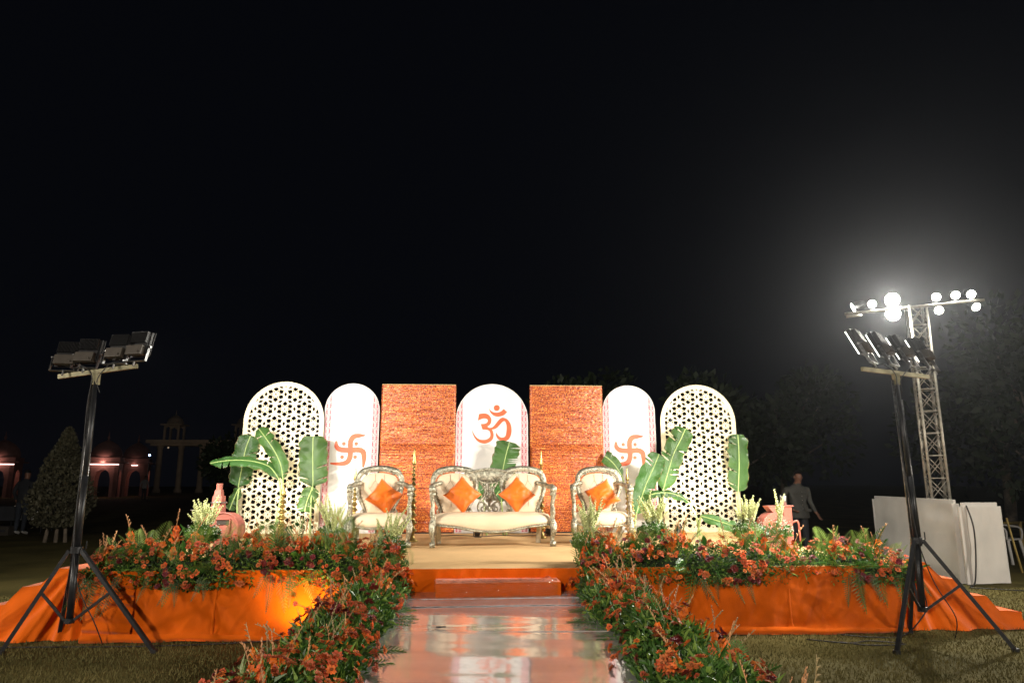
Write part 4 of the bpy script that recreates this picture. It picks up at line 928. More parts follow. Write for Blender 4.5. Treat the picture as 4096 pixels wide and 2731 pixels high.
# ------------------------------------------------------------------ tuberose bunches
def tspike(seed):
    rnd = random.Random(seed); m = MB(); H = rnd.uniform(.30, .42); b = rnd.uniform(-.05, .05)
    sp = [Vector((b*t*t*3, b*t*t, H*t)) for t in [k/6 for k in range(7)]]; m.tube(sp, [.004, .003, .002], 4, 1)
    for i in range(26):
        t = .42+.58*i/26; p = sp[min(5, int(t*6))].lerp(sp[min(5, int(t*6))+1], t*6-min(5, int(t*6))); a = i*2.4; e = Vector((math.cos(a), math.sin(a), .9)).normalized(); k = 1-.55*i/26
        m.tube([p, p+e*.016*k, p+e*.030*k], [.005*k, .0125*k, .006*k], 5, 0)
    return m.mesh('tuberose', [tube_m, stem_m], True)
TUB = [tspike(i) for i in range(4)]
def bunch(x, y, z, n, spread, lab, seed, lean=(0, 0), fill=True):
    rnd = random.Random(seed); r = empty('tuberose_bunch', (x, y, z), 0, lab, 'flowers', 'tuberose bunches')
    for i in range(n):
        a, q = rnd.random()*6.28, rnd.random()**.7; d = Vector((lean[0]+spread*q*math.cos(a), lean[1]+spread*q*math.sin(a), 1)).normalized()
        inst('tuberose', rnd.choice(TUB), r, (d.x*.05, d.y*.05, rnd.uniform(-.06, .06)), d.to_track_quat('Z', 'Y') @ Quaternion((0, 0, 1), rnd.random()*6), rnd.uniform(.8, 1.12))
    m = MB(); V = []; F = []
    for _ in range(900 if fill else 260):
        d = Vector((rnd.gauss(0, 1), rnd.gauss(0, 1), rnd.gauss(0, .6))).normalized(); p = Vector((d.x*.15, d.y*.15, .02+d.z*.10))*rnd.uniform(.5, 1); x_ = d.orthogonal().normalized(); L = rnd.uniform(.03, .06); k = len(V)
        d2 = (d+Vector((rnd.gauss(0, .5), rnd.gauss(0, .5), .5))).normalized(); V += [p, p+d2*L*.5+x_*L*.3, p+d2*L, p+d2*L*.5-x_*L*.3]; F.append((k, k+1, k+2, k+3))
    m.add(V, F); tag(m.build('foliage', leaf_m, r), kind='stuff')
    m = MB()
    for _ in range(170):
        d = Vector((rnd.gauss(0, 1), rnd.gauss(0, 1)-.4, abs(rnd.gauss(0, .6)))).normalized()*rnd.uniform(.12, .19); m.ball(d+Vector((0, 0, .03)), .0045, 4, 3)
    tag(m.build('tiny_blossoms', gyp_m, r), kind='stuff'); return r
bunch(-3.10, 7.75, 0.87, 22, .42, 'tuberose bunch beside the left red blower', 1)
bunch(-1.80, 8.0, 0.83, 26, .50, 'tuberose bunch below the left swastika panel', 2, (.06, 0))
bunch(-1.07, 7.25, 0.77, 20, .55, 'tuberose bunch before the left armchair at the inner end of the flower bank', 3, (.1, 0))
bunch(.97, 7.25, 0.81, 26, .34, 'tuberose bunch before the right armchair at the inner end of the flower bank', 4, (.05, 0))
bunch(1.86, 8.0, 0.87, 28, .46, 'tuberose bunch between the right armchair and the right lattice screen', 5)
bunch(2.95, 8.0, 0.87, 24, .45, 'tuberose bunch between the right lattice screen and the right red blower', 6, (.1, 0))
bunch(3.16, 7.7, 0.87, 5, .16, 'thin tuberose bunch right in front of the right red blower', 7, (.12, 0), False)
def loose(name, me, loc, q, lab, s=1.0): return tag(inst(name, me, None, loc, q, s), lab, 'flower')
m = MB(); m.ball((0, 0, 0), (.03, .012, .006), 6, 4); m.ball((.03, .004, 0), (.02, .008, .005), 6, 4)
tag(m.build('withered_petal', dark_m, None, loc=(-.45, 5.25, WZ+.018)), 'withered dark petal lying on the left of the plastic walkway', 'petal')
loose('fallen_flower', MUM['d'][0], (-1.86, 6.815, .335), Quaternion((1, 0, 0), R(80)), 'single maroon flower stuck to the lit left cloth', .8)
# warm spotlight hidden in the border that throws the bright patch on the left cloth
r = empty('cloth_spotlight', (-1.71, 6.47, 0), 0, 'small warm spotlight on the grass aimed at the left orange cloth', 'lamp')
m = MB(); q = Vector((-.15, 1, .75)).to_track_quat('Z', 'Y').to_matrix(); m.lathe([(.002, -.08), (.035, -.078), (.045, .03), (.05, .04), (.042, .03)], 14, (0, 0, .10), 0, q); m.box((0, 0, .012), (.09, .09, .02)); m.build('can', black_steel, r, True)
m = MB(); m.lathe([(.001, .028), (.04, .029)], 14, (0, 0, .10), 0, q); m.build('lens', uplens, r)
spot('cloth_spot_beam', (-1.72, 6.52, .14), (-1.80, 6.92, .42), 40, 110, .9, .03, (1, .72, .32))
# ------------------------------------------------------------------ floodlight tripods
led = emit('floodlight_glass', (1, .97, .90), 9)
def floodlight(parent, loc, fwd, wid=.215, hgt=.29, lit=True, watts=300, dome=.004, rise=0):
    f = Vector(fwd).normalized(); x = f.cross(Vector((0, 0, 1))).normalized(); z = x.cross(f); M_ = Matrix((x, f, z)).transposed().to_4x4()
    h = MB(); h.box((0, 0, .10), (wid, .035, hgt)); h.box((0, .022, .10), (wid+.02, .012, hgt+.02)); h.box((0, -.022, .10), (wid*.9, .014, hgt*.9))
    o = h.build('floodlight', casing_m, parent, bevel=.004); o.location = loc; o.rotation_mode = 'QUATERNION'; o.rotation_quaternion = M_.to_quaternion()
    g = MB(); g.box((0, .0275+dome/2, .10), (wid-.012, dome, hgt-.012)); g.build('glass', led, o)
    k = MB()
    for i in range(15): k.box((-wid*.42+wid*.84*i/14, -.042, .155), (.004, .030, hgt*.48))
    k.build('cooling_fins', casing_m, o)
    d = MB(); d.box((0, -.055, .012), (wid*.84, .05, .095)); d.ball((.06, -.083, -.01), .009, 6, 4); d.build('driver_box', driver_m, o, bevel=.005)
    y = MB(); sx = wid/2+.018
    for s in (-1, 1): y.box((s*sx, -.02, -.02-rise/2), (.006, .03, .16+rise)); y.lathe([(.001, -.01), (.012, -.01), (.012, .01), (.001, .01)], 8, (s*(sx+.006), -.02, .055), 1, Matrix.Rotation(R(90), 3, 'Y'))
    y.box((0, -.02, -.102-rise), (2*sx+.006, .03, .006)); y.lathe([(.009, -.15-rise), (.009, -.095-rise)], 8, (0, -.02, 0), 1); y.build('yoke', [worn_steel, bare_steel], o)
    if lit:
        p = Vector(loc)+parent.location+M_.to_3x3() @ Vector((0, .05, .10)); spot('floodlight_beam', p, p+f*3, watts*1.15, 165, 1.0, .09, (1, .94, .84))
def tripod(base, top, feet, hub, low, bar, lamps, lab, dome=.004, rise=0, hgt=.27):
    r = empty('floodlight_tripod', base, 0, lab, 'light stand', 'floodlight tripods'); B = Vector(base); q = lambda p: Vector(p)-B
    m = MB(); m.tube([q(low), q(hub)], .030, 12); m.tube([q(hub), q((hub[0], hub[1], 1.5))], .027, 12); m.tube([q((hub[0], hub[1], 1.45)), q(top)], .020, 12); m.build('pole', black_steel, r, True)
    m = MB(); m.tube([q((hub[0]-.040, hub[1]+.005, hub[2]-.1)), q((top[0]-.036, top[1]+.005, top[2]-.05))], .011, 8); m.tube([q((hub[0]+.036, hub[1]-.01, hub[2]-.05)), q((top[0]+.028, top[1]-.01, top[2]-.25))], .008, 8); m.build('winch_tube', worn_steel, r, True)
    m = MB(); m.lathe([(.046, -.03), (.05, -.028), (.05, .028), (.046, .03)], 14, q(hub)); m.build('collar', black_steel, r); m = MB(); m.lathe([(.042, -.02), (.042, .02)], 12, q(low)); m.build('lower_collar', black_steel, r); m = MB(); m.tube([q(hub)+Vector((.05, 0, 0)), q(hub)+Vector((.085, 0, .01)), q(hub)+Vector((.085, 0, .08))], .006, 6); m.build('clamp_handle', black_steel, r)
    for ft in feet:
        m = MB(); dv = Vector((ft[0]-hub[0], ft[1]-hub[1], 0)).normalized()*.055; a = Vector(hub)+dv; m.beam(q(a), q((ft[0], ft[1], .012)), .032); lg = m.build('leg', black_steel, r)
        m = MB(); mid = a.lerp(Vector((ft[0], ft[1], 0)), .42); m.beam(q(Vector(low)+dv*.6), q(mid), .022); m.build('brace', black_steel, r)
        m = MB(); m.box(q((ft[0], ft[1], .016)), (.045, .045, .03)); m.build('foot', cable_m, lg)
    m = MB(); m.beam(q(bar[0]), q(bar[1]), .034, .042); d = (Vector(bar[1])-Vector(bar[0])); m.beam(q(Vector(top)-Vector((0, 0, .10))), q(Vector(top)+Vector((0, 0, .02))), .055); m.build('crossbar', crossbar_m, r)
    for t, fw, w in lamps: floodlight(r, q(Vector(bar[0])+d*t)+Vector((0, 0, .135+rise)), fw, watts=w, dome=dome, rise=rise, hgt=hgt)
    m = MB(); rn = random.Random(2)
    P = smooth_path([q(Vector(bar[0])+d*.15+Vector((0, 0, .03))), q(Vector(bar[0])+d*.3+Vector((0, -.03, .07))), q(Vector(top)+Vector((-.02, -.04, -.02))), q(Vector(top)+Vector((-.045, -.01, -.3))), q((hub[0]-.045, hub[1], 1.6)), q((hub[0]-.02, hub[1]-.035, 1.0)), q((hub[0]+.02, hub[1]-.045, .75)), q((hub[0]+.10, hub[1]-.06, .5)), q((hub[0]+.26, hub[1]-.05, .22)), q((hub[0]+.3, hub[1]+.05, .02))], 6); m.tube(P, .005, 5)
    P = smooth_path([q(Vector(bar[1])-d*.12+Vector((0, 0, .03))), q(Vector(bar[1])-d*.3+Vector((0, -.04, .06))), q(Vector(top)+Vector((.03, -.03, -.05))), q(Vector(top)+Vector((.05, 0, -.18)))], 6); m.tube(P, .005, 5); m.build('wiring', cable_m, r, True)
    return r
tripod((-3.81, 6.66, 0), (-3.895, 6.80, 2.47), ((-4.25, 6.50, 0), (-2.96, 6.48, 0), (-4.06, 7.0, 0)), (-3.82, 6.68, .84), (-3.80, 6.67, .235), ((-4.27, 6.84, 2.45), (-3.50, 6.76, 2.55)),
       ((.08, (-.10, 1, -.30), 210), (.345, (.06, 1, -.27), 210), (.74, (.24, 1, -.26), 270), (1.0, (.30, 1, -.25), 300)), 'black tripod with four floodlights at the left end of the stage', .004, -.012, .235)
tripod((3.98, 6.52, 0), (4.03, 6.60, 2.50), ((3.43, 6.08, 0), (4.51, 6.10, 0), (4.05, 6.86, 0)), (3.99, 6.50, .90), (3.97, 6.50, .285), ((3.65, 6.54, 2.55), (4.44, 6.70, 2.50)),
       ((.05, (-.70, .71, -.45), 370), (.36, (-.66, .75, -.45), 370), (.67, (-.62, .78, -.45), 370), (.97, (-.60, .80, -.45), 370)), 'black tripod with four lit floodlights at the right end of the stage', .009, .055)

# ------------------------------------------------------------------ truss tower with par cans
tr = empty('truss_tower', (7.22, 10.8, 0), R(-20), 'tall grey lattice truss tower carrying lit spotlights at right', 'truss tower')
W2 = .125; TH = 4.33
for sx in (-1, 1):
    for sy in (-1, 1): m = MB(); m.tube([(sx*W2, sy*W2, 0), (sx*W2, sy*W2, TH)], .022, 10); m.build('chord', truss_m, tr, True)
k = 0; z = .06
while z < TH-.25:
    h = .345
    for i, ((ax, ay), (bx_, by)) in enumerate((((-1, -1), (1, -1)), ((1, -1), (1, 1)), ((1, 1), (-1, 1)), ((-1, 1), (-1, -1)))):
        m = MB(); A = Vector((ax*W2, ay*W2, z)); B = Vector((bx_*W2, by*W2, z)); m.tube([A, B], .011, 6); up = Vector((0, 0, h)); m.tube([A+Vector((0, 0, .03)), B+up], .008, 6)
        m.tube([B+Vector((0, 0, .03)), A+up], .008, 6); m.build('lacing', truss_m, tr, True)
    z += h+.012
m = MB(); m.box((0, 0, .012), (.5, .5, .02)); m.build('base_plate', truss_m, tr)
iv = Matrix.Rotation(R(20), 3, 'Z')
loc = lambda p: iv @ (Vector(p)-Vector((7.22, 10.8, 0)))
m = MB(); m.tube([loc((6.24, 11.27, 4.30)), loc((7.97, 10.2, 4.30))], .025, 10); m.tube([loc((6.24, 11.23, 4.24)), loc((6.45, 11.1, 4.24))], .018, 8); m.build('lamp_bar', truss_m, tr, True)
par_lens = emit('par_can_lens', (1, .98, .88), 22)
def par(p, aim, watts, rad=.068):
    d = (Vector(aim)-Vector(p)).normalized(); dl = iv @ d; q = dl.to_track_quat('Z', 'Y').to_matrix(); c = loc(p)
    m = MB(); m.lathe([(.002, -.20), (.05, -.195), (rad*.8, -.10), (rad, 0), (rad*1.06, .004), (rad*1.02, .01), (rad*.96, -.01)], 18, c, 0, q); o = m.build('par_can', black_steel, tr, True)
    m = MB(); m.lathe([(.001, .0), (rad*.97, .001)], 18, c, 0, q); m.build('lens', par_lens, o)
    m = MB(); m.tube([c-dl*.06, c-dl*.06+Vector((0, 0, (4.30-p[2])))*.9], .007, 5); m.build('clamp', truss_m, o)
    if watts: spot('par_can_beam', Vector(p)+d*.02, aim, watts, 170, .8, .05, (1, .96, .84))
camp = (-.2, 0, 1.5)
par((6.365, 11.2, 4.40), (3.5, 12.0, 3.2), 0, .085)
par((6.62, 11.05, 4.43), (1.5, 3.0, 1.2), 160); par((6.89, 10.9, 4.47), (0.5, 1.0, 1.2), 1000, .118); par((6.875, 10.9, 4.22), (0.2, 0.0, 1.3), 1000, .118)  # the two strongest lenses are oversized: their bloom is put into the shape
par((7.42, 10.55, 4.43), (2.0, 2.0, .8), 160); par((7.44, 10.55, 4.205), (3.5, 3.0, .5), 120); par((7.66, 10.42, 4.43), (4.5, 2.0, .5), 80); par((7.82, 10.28, 4.41), (5, 2, .5), 80); par((7.875, 10.28, 4.20), (7, 4, 0), 60)

# ------------------------------------------------------------------ white cloth screens on the lawn at right
def screen(a, b, h, lab, seed, d=.10):
    A, B = Vector(a), Vector(b); D = B-A; n = Vector((D.y, -D.x, 0)).normalized(); r = empty('cloth_screen', (A+B)/2, 0, lab, 'screen')
    m = MB(); base = (A+B)/2
    for sgn in (1, -1):
        def fn(u, v): p = A.lerp(B, u)+Vector((0, 0, .01+(h-.01)*v))+n*(sgn*d/2)+n*sgn*(.012*fbm(u*3+seed, v*3, seed)+.006*math.sin(u*9+seed)*(1-v)); return p-base
        m.grid(fn, 24, 24)
    m.build('sheet', white_cloth, r, True)
    m = MB(); e = D.normalized()
    for p in (A, B): m.beam(p-base+Vector((0, 0, 0)), p-base+Vector((0, 0, h)), d+.012, .03)
    m.beam(A-base+Vector((0, 0, h)), B-base+Vector((0, 0, h)), .03, d+.012); m.build('edge_fold', white_cloth, r)
    return r
screen((7.12, 12.4, 0), (6.86, 9.94, 0), 1.12, 'wide white cloth covered screen on the lawn, the left of two', 2)
screen((6.90, 9.86, 0), (7.50, 9.95, 0), 1.08, 'narrow white cloth covered screen on the lawn, the right of two', 5)
cable('black cable hanging down the edge between the two white screens', [(6.93, 9.80, 1.10), (6.97, 9.76, .8), (6.95, 9.76, .4), (6.86, 9.72, .05), (6.7, 9.6, .012)], .010)

# ------------------------------------------------------------------ clutter on the right lawn
r = empty('plastic_chair', (9.35, 12.3, 0), R(25), 'white plastic garden chair at the right edge of the picture', 'chair')
m = MB(); m.box((0, 0, .42), (.46, .44, .03)); m.build('seat', plastic_white, r, bevel=.01)
m = MB(); m.grid(lambda u, v: ((u-.5)*.46*(1-.15*v), .22+.10*v+.03*(1-(2*u-1)**2), .42+.44*v), 10, 8); m.build('backrest', plastic_white, r, True)
for sx in (-1, 1):
    for sy in (-1, 1): m = MB(); m.beam((sx*.24, sy*.24, 0), (sx*.19, sy*.19, .41), .04); m.build('leg', plastic_white, r)
    m = MB(); m.tube(smooth_path([(sx*.25, -.20, .42), (sx*.26, -.20, .60), (sx*.25, 0, .64), (sx*.22, .26, .66)], 5), .018, 6); m.build('armrest', plastic_white, r, True)
r = empty('iron_stand', (8.0, 9.6, 0), 0, 'rusty iron pole stand with flat base beside the white screens', 'stand')
rust = mat('rusty_iron', (.07, .05, .045), .7, .4, var=.3)
m = MB(); m.tube([(0, 0, 0), (-.02, 0, .52)], .045, 12); m.build('pole', rust, r, True); m = MB(); m.box((0, 0, .02), (.5, .4, .03)); m.build('base', rust, r)
m = MB(); m.tube([(0, 0, 0), (-.10, .05, .85)], [.018, .015], 7); tag(m.build('bamboo_stick', mat('bamboo', (.45, .33, .10), .6), None, True, loc=(8.6, 11.0, 0)), 'yellow bamboo stick leaning beside the right white screen', 'stick')
m = MB(); m.lathe([(.002, 0), (.09, 0), (.12, .22), (.112, .22), (.085, .015)], 16); tag(m.build('bucket', mat('blue_plastic', (.02, .03, .10), .5), None, True, loc=(8.05, 9.0, 0)), 'dark blue plastic bucket at the right edge', 'bucket')
cable('black cable trailing over the lawn to the iron stand', [(6.6, 9.5, .012), (7.2, 9.2, .012), (7.6, 9.35, .012), (7.95, 9.55, .05)], .008)
m = MB(); m.tube([(0, 0, .0), (1.4, .3, .02)], .03, 8); tag(m.build('bamboo_pole', mat('bamboo', (.45, .33, .10), .6), None, True, loc=(9.3, 13.0, .62)), 'pale bamboo rail behind the white screens', 'rail')
for px, py in ((9.5, 13.05), (10.5, 13.25)):
    m = MB(); m.tube([(0, 0, 0), (0, 0, .66)], .03, 7); tag(m.build('bamboo_post', mat('bamboo', (.45, .33, .10), .6), None, True, loc=(px, py, 0)), 'short bamboo post carrying the rail ' + ('near the white screens' if px < 10 else 'at the picture edge'), 'post')
m = MB(); m.add([(-.35, -.05, .004), (.3, -.07, .006), (.36, .05, .03), (-.3, .06, .008)], [(0, 1, 2, 3)]); tag(m.build('plastic_scrap', plastic_white, None, loc=(-5.6, 9.3, .004)), 'pale scrap of sheet lying on the grass at far left', 'scrap')

# ------------------------------------------------------------------ people
def person(name, lab, loc, rz, J, mats, split, hair=True, scale=1):
    """J: joint name -> (pos, radius); one continuous skin surface"""
    names = list(J); idx = {k: i for i, k in enumerate(names)}
    E_ = [('pelvis', 'waist'), ('waist', 'chest'), ('chest', 'neck'), ('neck', 'jaw'), ('jaw', 'head'), ('head', 'crown')]
    for s in 'LR':
        E_ += [('chest', 'sh'+s), ('sh'+s, 'el'+s), ('el'+s, 'wr'+s), ('wr'+s, 'palm'+s), ('pelvis', 'hip'+s), ('hip'+s, 'kn'+s), ('kn'+s, 'an'+s), ('an'+s, 'toe'+s)]
    P = {k: Vector(v[0]) for k, v in J.items()}; Rr = {k: v[1] for k, v in J.items()}
    for s in 'LR':
        w_, p = P['wr'+s], P['palm'+s]; d = (p-w_).normalized(); sd = Vector((0, 1, 0)) if abs(d.y) < .8 else Vector((0, 0, 1)); sd = (sd-d*sd.dot(d)).normalized(); inn = d.cross(sd)
        for i, (o_, L) in enumerate(((-.027, .070), (-.009, .080), (.009, .075), (.027, .058))):
            a, b, c = 'f%da%s' % (i, s), 'f%db%s' % (i, s), 'f%dc%s' % (i, s)
            P[a] = p+sd*o_+d*.025; P[b] = P[a]+d*L*.5; P[c] = P[b]+(d*.7+inn*.5).normalized()*L*.5
            for k, r_ in ((a, .010), (b, .009), (c, .007)): Rr[k] = r_
            E_ += [('palm'+s, a), (a, b), (b, c)]
        P['t1'+s] = w_.lerp(p, .5)-sd*.035; P['t2'+s] = P['t1'+s]+(d-sd*.6).normalized()*.045; Rr['t1'+s] = .011; Rr['t2'+s] = .009; E_ += [('palm'+s, 't1'+s), ('t1'+s, 't2'+s)]
    names = list(P); idx = {k: i for i, k in enumerate(names)}
    me = bpy.data.meshes.new('body'); me.from_pydata([P[k] for k in names], [(idx[a], idx[b]) for a, b in E_], [])
    o = bpy.data.objects.new('tmp', me); COL.objects.link(o); sk = o.modifiers.new('skin', 'SKIN'); sk.branch_smoothing = .6
    for k in names:
        v = me.skin_vertices[0].data[idx[k]]; r_ = Rr[k]; v.radius = r_ if isinstance(r_, tuple) else (r_, r_); v.use_root = (k == 'pelvis')
    ss = o.modifiers.new('sub', 'SUBSURF'); ss.levels = ss.render_levels = 2
    bpy.context.view_layer.update(); dm = bpy.data.meshes.new_from_object(o.evaluated_get(bpy.context.evaluated_depsgraph_get())); bpy.data.objects.remove(o)
    hd = P['head']; fd = Vector((0, -1, -.15)).normalized()
    for v in dm.vertices:                                        # brow, nose, chin and eye hollows
        c = v.co; r_ = c-hd
        if r_.length < .17 and r_.dot(fd) > .02:
            y = r_.z
            if abs(r_.x) < .022 and -.055 < y < .0: v.co += fd*.022
            if abs(abs(r_.x)-.032) < .018 and -.012 < y < .022: v.co -= fd*.010
            if abs(r_.x) < .04 and y < -.085: v.co += fd*.010
    for m_ in mats: dm.materials.append(m_)
    for p in dm.polygons: p.material_index = split(p.center, P); p.use_smooth = True
    root = inst(name, dm, None, loc, (0, 0, rz), scale); tag(root, lab, 'person')
    m = MB()
    for s in (-1, 1): m.ball(hd+Vector((s*.078, .012, -.02)), (.012, .022, .032), 7, 5)
    m.build('ears', mats[0], root, True)
    m = MB()
    for s in (-1, 1): m.ball(hd+fd*.082+Vector((s*.031, 0, .004)), (.012, .006, .006), 6, 4)
    m.box(hd+fd*.092+Vector((0, 0, -.070)), (.05, .012, .010)); m.build('face_details', hair_m, root)
    if hair:
        m = MB()
        def hf(u, v):
            a = 2*math.pi*u; e = R(8)+(math.pi/2-R(8))*v; fr = max(0, -math.sin(a)); e = max(e, R(62)*fr*.9); return hd+Vector((.084*math.cos(e)*math.cos(a), .012+.100*math.cos(e)*math.sin(a), .006+.108*math.sin(e)))
        m.grid(hf, 20, 9); m.build('hair', hair_m, root, True)
    return root
def joints(h=1.66, armL=None, armR=None, bow=.0, wide=1):
    k = h/1.7; J = {}
    def s(n, x, y, z, r): J[n] = ((x*k, y*k, z*k), tuple(q*k for q in r) if isinstance(r, tuple) else r*k)
    s('pelvis', 0, 0, .93, (.16*wide, .12)); s('waist', 0, 0, 1.10, (.165*wide, .12)); s('chest', 0, -.01, 1.32, (.18*wide, .125)); s('neck', 0, -.02-bow*.2, 1.46, .058); s('jaw', 0, -.045-bow*.6, 1.535, (.062, .072)); s('head', 0, -.04-bow*.9, 1.60, (.078, .095)); s('crown', 0, -.03-bow, 1.665, (.060, .072))
    A = {'L': armL or ((.30, .03, 1.12), (.33, -.10, .90), (.335, -.13, .82)), 'R': armR or ((-.30, .03, 1.12), (-.33, -.02, .88), (-.335, -.03, .80))}
    for n, sg in (('L', 1), ('R', -1)):
        s('sh'+n, sg*.20*wide, 0, 1.37, .072); e, w_, p = A[n]; s('el'+n, *e, .05); s('wr'+n, *w_, .034); s('palm'+n, *p, (.030, .018))
        s('hip'+n, sg*.10, 0, .86, .10); s('kn'+n, sg*.11, -.02, .48, .066); s('an'+n, sg*.115, .01, .09, .045); s('toe'+n, sg*.13, -.15, .035, (.042, .03))
    return J
def sp_man(c, P):
    if c.z > P['neck'].z-.0 or (c-P['palmL']).length < .12 and c.z < P['wrL'].z+.01 or (c-P['palmR']).length < .12 and c.z < P['wrR'].z+.01: return 0
    if c.z > P['hipL'].z-.03: return 1
    return 2 if c.z > .10 else 3
mn = person('person', 'man in a grey buttoned jacket looking down behind the right blower', (5.90, 12.9, 0), R(8), joints(1.62, ((.27, .02, 1.13), (.32, -.09, .91), (.345, -.12, .84)), ((-.29, .08, 1.13), (-.24, -.10, .98), (-.20, -.16, .95)), .05, 1.12), [skin_m, jacket_m, dark_m, cable_m], sp_man)
m = MB(); k = 1.62/1.7
def jk(u, v):                                                   # skirt of the jacket below the waist
    a = 2*math.pi*u; t = v; return (.19*k*math.cos(a)*(1+.16*t), .145*k*math.sin(a)*(1+.18*t), (1.06-.26*t)*k+.02*math.cos(a*2)*t*0)
m.grid(jk, 26, 6)
m.build('jacket_skirt', jacket_m, mn, True)
for z in (1.30, 1.22, 1.14, 1.06, .98): m = MB(); m.ball((0, -.155*k, z*k), .009, 6, 4); m.build('button', bare_steel, mn, True)
for x_, z_, w_, h_ in ((.11, 1.27, .10, .012), (-.11, 1.27, .10, .012), (.10, .95, .13, .05), (-.10, .95, .13, .05)): m = MB(); m.box((x_*k, -.148*k-(.02 if z_ < 1 else 0), z_*k), (w_, .012, h_)); m.build('pocket_flap', jacket_m, mn)
m = MB(); m.lathe([(.062*k, 1.425*k), (.066*k, 1.475*k), (.060*k, 1.475*k)], 14, (0, -.025*k, 0)); m.build('stand_collar', jacket_m, mn, True)
person('person', 'man in dark clothes standing with his back turned at the far left', (-12.45, 19.8, 0), R(165), joints(1.72), [skin_m, dark_m, denim_m, plastic_white], sp_man)
person('person', 'distant man in a pale shirt near the pink pavilions', (-24.0, 52.0, 0), R(170), joints(1.7), [skin_m, shirt_m, dark_m, cable_m], sp_man)

# ------------------------------------------------------------------ far left: covered tables, cypress, pavilions
def ctable(x, y, w_, d, h, rz, lab, m_):
    r = empty('covered_table', (x, y, 0), rz, lab, 'table'); m = MB(); m.box((0, 0, h), (w_, d, .03)); m.build('table_top', m_, r)
    m = MB()
    def fn(u, v):
        a = 2*math.pi*u; c, s = math.cos(a), math.sin(a); q = max(abs(c), abs(s)); return (c/q*w_*.5*(1+.05*v+.02*math.sin(a*11)*v), s/q*d*.5*(1+.05*v+.02*math.cos(a*9)*v), h+.012-(h-.35)*v)
    m.grid(fn, 60, 6); m.build('cloth', m_, r, True)
    for sx in (-1, 1):
        for sy in (-1, 1): m = MB(); m.beam((sx*w_*.44, sy*d*.42, 0), (sx*w_*.44, sy*d*.42, h), .03); m.build('leg', black_steel, r)
ctable(-12.62, 20.7, .75, .9, .74, R(10), 'small table under a white cloth right behind the dark clothed man', white_cloth)
ctable(-13.5, 20.4, 1.3, .7, .72, R(5), 'dark covered table at the left picture edge', dark_m)
for x, y, l_ in ((-13.25, 19.9, 'left'), (-12.75, 19.7, 'right')):
    m = MB(); m.box((0, 0, .12), (.34, .3, .24)); m.box((0, -.155, .12), (.2, .01, .05), 1); tag(m.build('crate', [driver_m, dark_m], None, loc=(x, y, 0), bevel=.02), 'grey crate on the grass before the dark table, the %s of two' % l_, 'crate')
def leafcloud(n, fn, size, rnd):
    V = []; F = []
    for _ in range(n):
        p, out = fn(); d = (Vector(out)+Vector((rnd.gauss(0, .6), rnd.gauss(0, .6), rnd.gauss(0, .6)))).normalized(); x = Quaternion(d, rnd.random()*6.28) @ d.orthogonal().normalized(); L = size*rnd.uniform(.6, 1.4); k = len(V); p = Vector(p)
        V += [p, p+d*L*.5+x*L*.28, p+d*L, p+d*L*.5-x*L*.28]; F.append((k, k+1, k+2, k+3))
    m = MB(); m.add(V, F); return m
def cypress(x, y, h, w_, lab, seed):
    rnd = random.Random(seed); r = empty('cypress_tree', (x, y, 0), 0, lab, 'tree'); 
    for i, dx in enumerate((-.25, .0, .22)):
        m = MB(); m.tube([(dx, 0, 0), (dx*.8, 0, .5), (dx*.3, 0, 1.4)], [.05, .035, .02], 7); m.build('trunk', bark_m, r, True)
    def fn():
        t = rnd.random()**1.15; z = .35+(h-.35)*t; rad = w_/2*min(1, .45+2.2*t)*(max(0, 1-t)**.85)*1.35*(.7+.45*rnd.random()); a = rnd.random()*6.28; rad *= 1+.12*math.sin(a*5+z*4)
        q = 1 if rnd.random() < .75 else rnd.random(); return (rad*q*math.cos(a), rad*q*math.sin(a), z), (math.cos(a)*.5, math.sin(a)*.5, 1)
    tag(leafcloud(9000, fn, .085, rnd).build('crown', cypress_m, r), kind='stuff'); return r
cypress(-10.1, 17.4, 2.66, 1.2, 'pointed bushy cypress tree on the lawn behind the left tripod', 4)
def tree(x, y, h, cr, lab, seed, n=3600, m_=None, trunk=.18, size=.26):
    rnd = random.Random(seed); r = empty('leafy_tree', (x, y, 0), 0, lab, 'tree', 'dark trees behind the stage'); 
    m = MB(); m.tube(smooth_path([(0, 0, 0), (.1, .05, h*.25), (-.08, 0, h*.5), (0, 0, h*.75)], 4), [trunk, trunk*.8, trunk*.6, trunk*.3], 8)
    C = []
    for i in range(9):
        a = i*2.4+rnd.random(); q = cr*rnd.uniform(.25, .8); c = Vector((q*math.cos(a), q*math.sin(a)*.8, h*rnd.uniform(.42, .92))); C.append((c, cr*rnd.uniform(.32, .55)))
        m.tube([(0, 0, h*.35), c*.6+Vector((0, 0, h*.12)), c], [trunk*.4, trunk*.22, .02], 6)
    m.build('trunk', bark_m, r, True)
    def fn():
        c, q = rnd.choice(C); d = Vector((rnd.gauss(0, 1), rnd.gauss(0, 1), rnd.gauss(0, .8))).normalized(); return c+d*q*rnd.uniform(.6, 1.08), d
    tag(leafcloud(n, fn, size, rnd).build('crown', m_ or tree_m, r), kind='stuff')
tree(13.2, 15.6, 5.0, 2.1, 'leafy tree at the right picture edge lit by the truss lamps', 3, 5200, size=.20)
tree(16.5, 21, 6.2, 2.8, 'dark tree beyond the right edge tree', 5)
tree(4.4, 26, 5.6, 2.6, 'dark tree showing above the right swastika panel', 7)
tree(8.8, 24, 5.2, 2.6, 'dark tree behind the man in grey', 9)
tree(12.0, 27, 6.0, 3.0, 'dark tree behind the truss tower', 12)
tree(-2.5, 32, 5.0, 2.6, 'dark tree far behind the om panel', 15)
tree(-13.6, 40, 3.6, 2.2, 'low dark tree in front of the distant tower', 18)

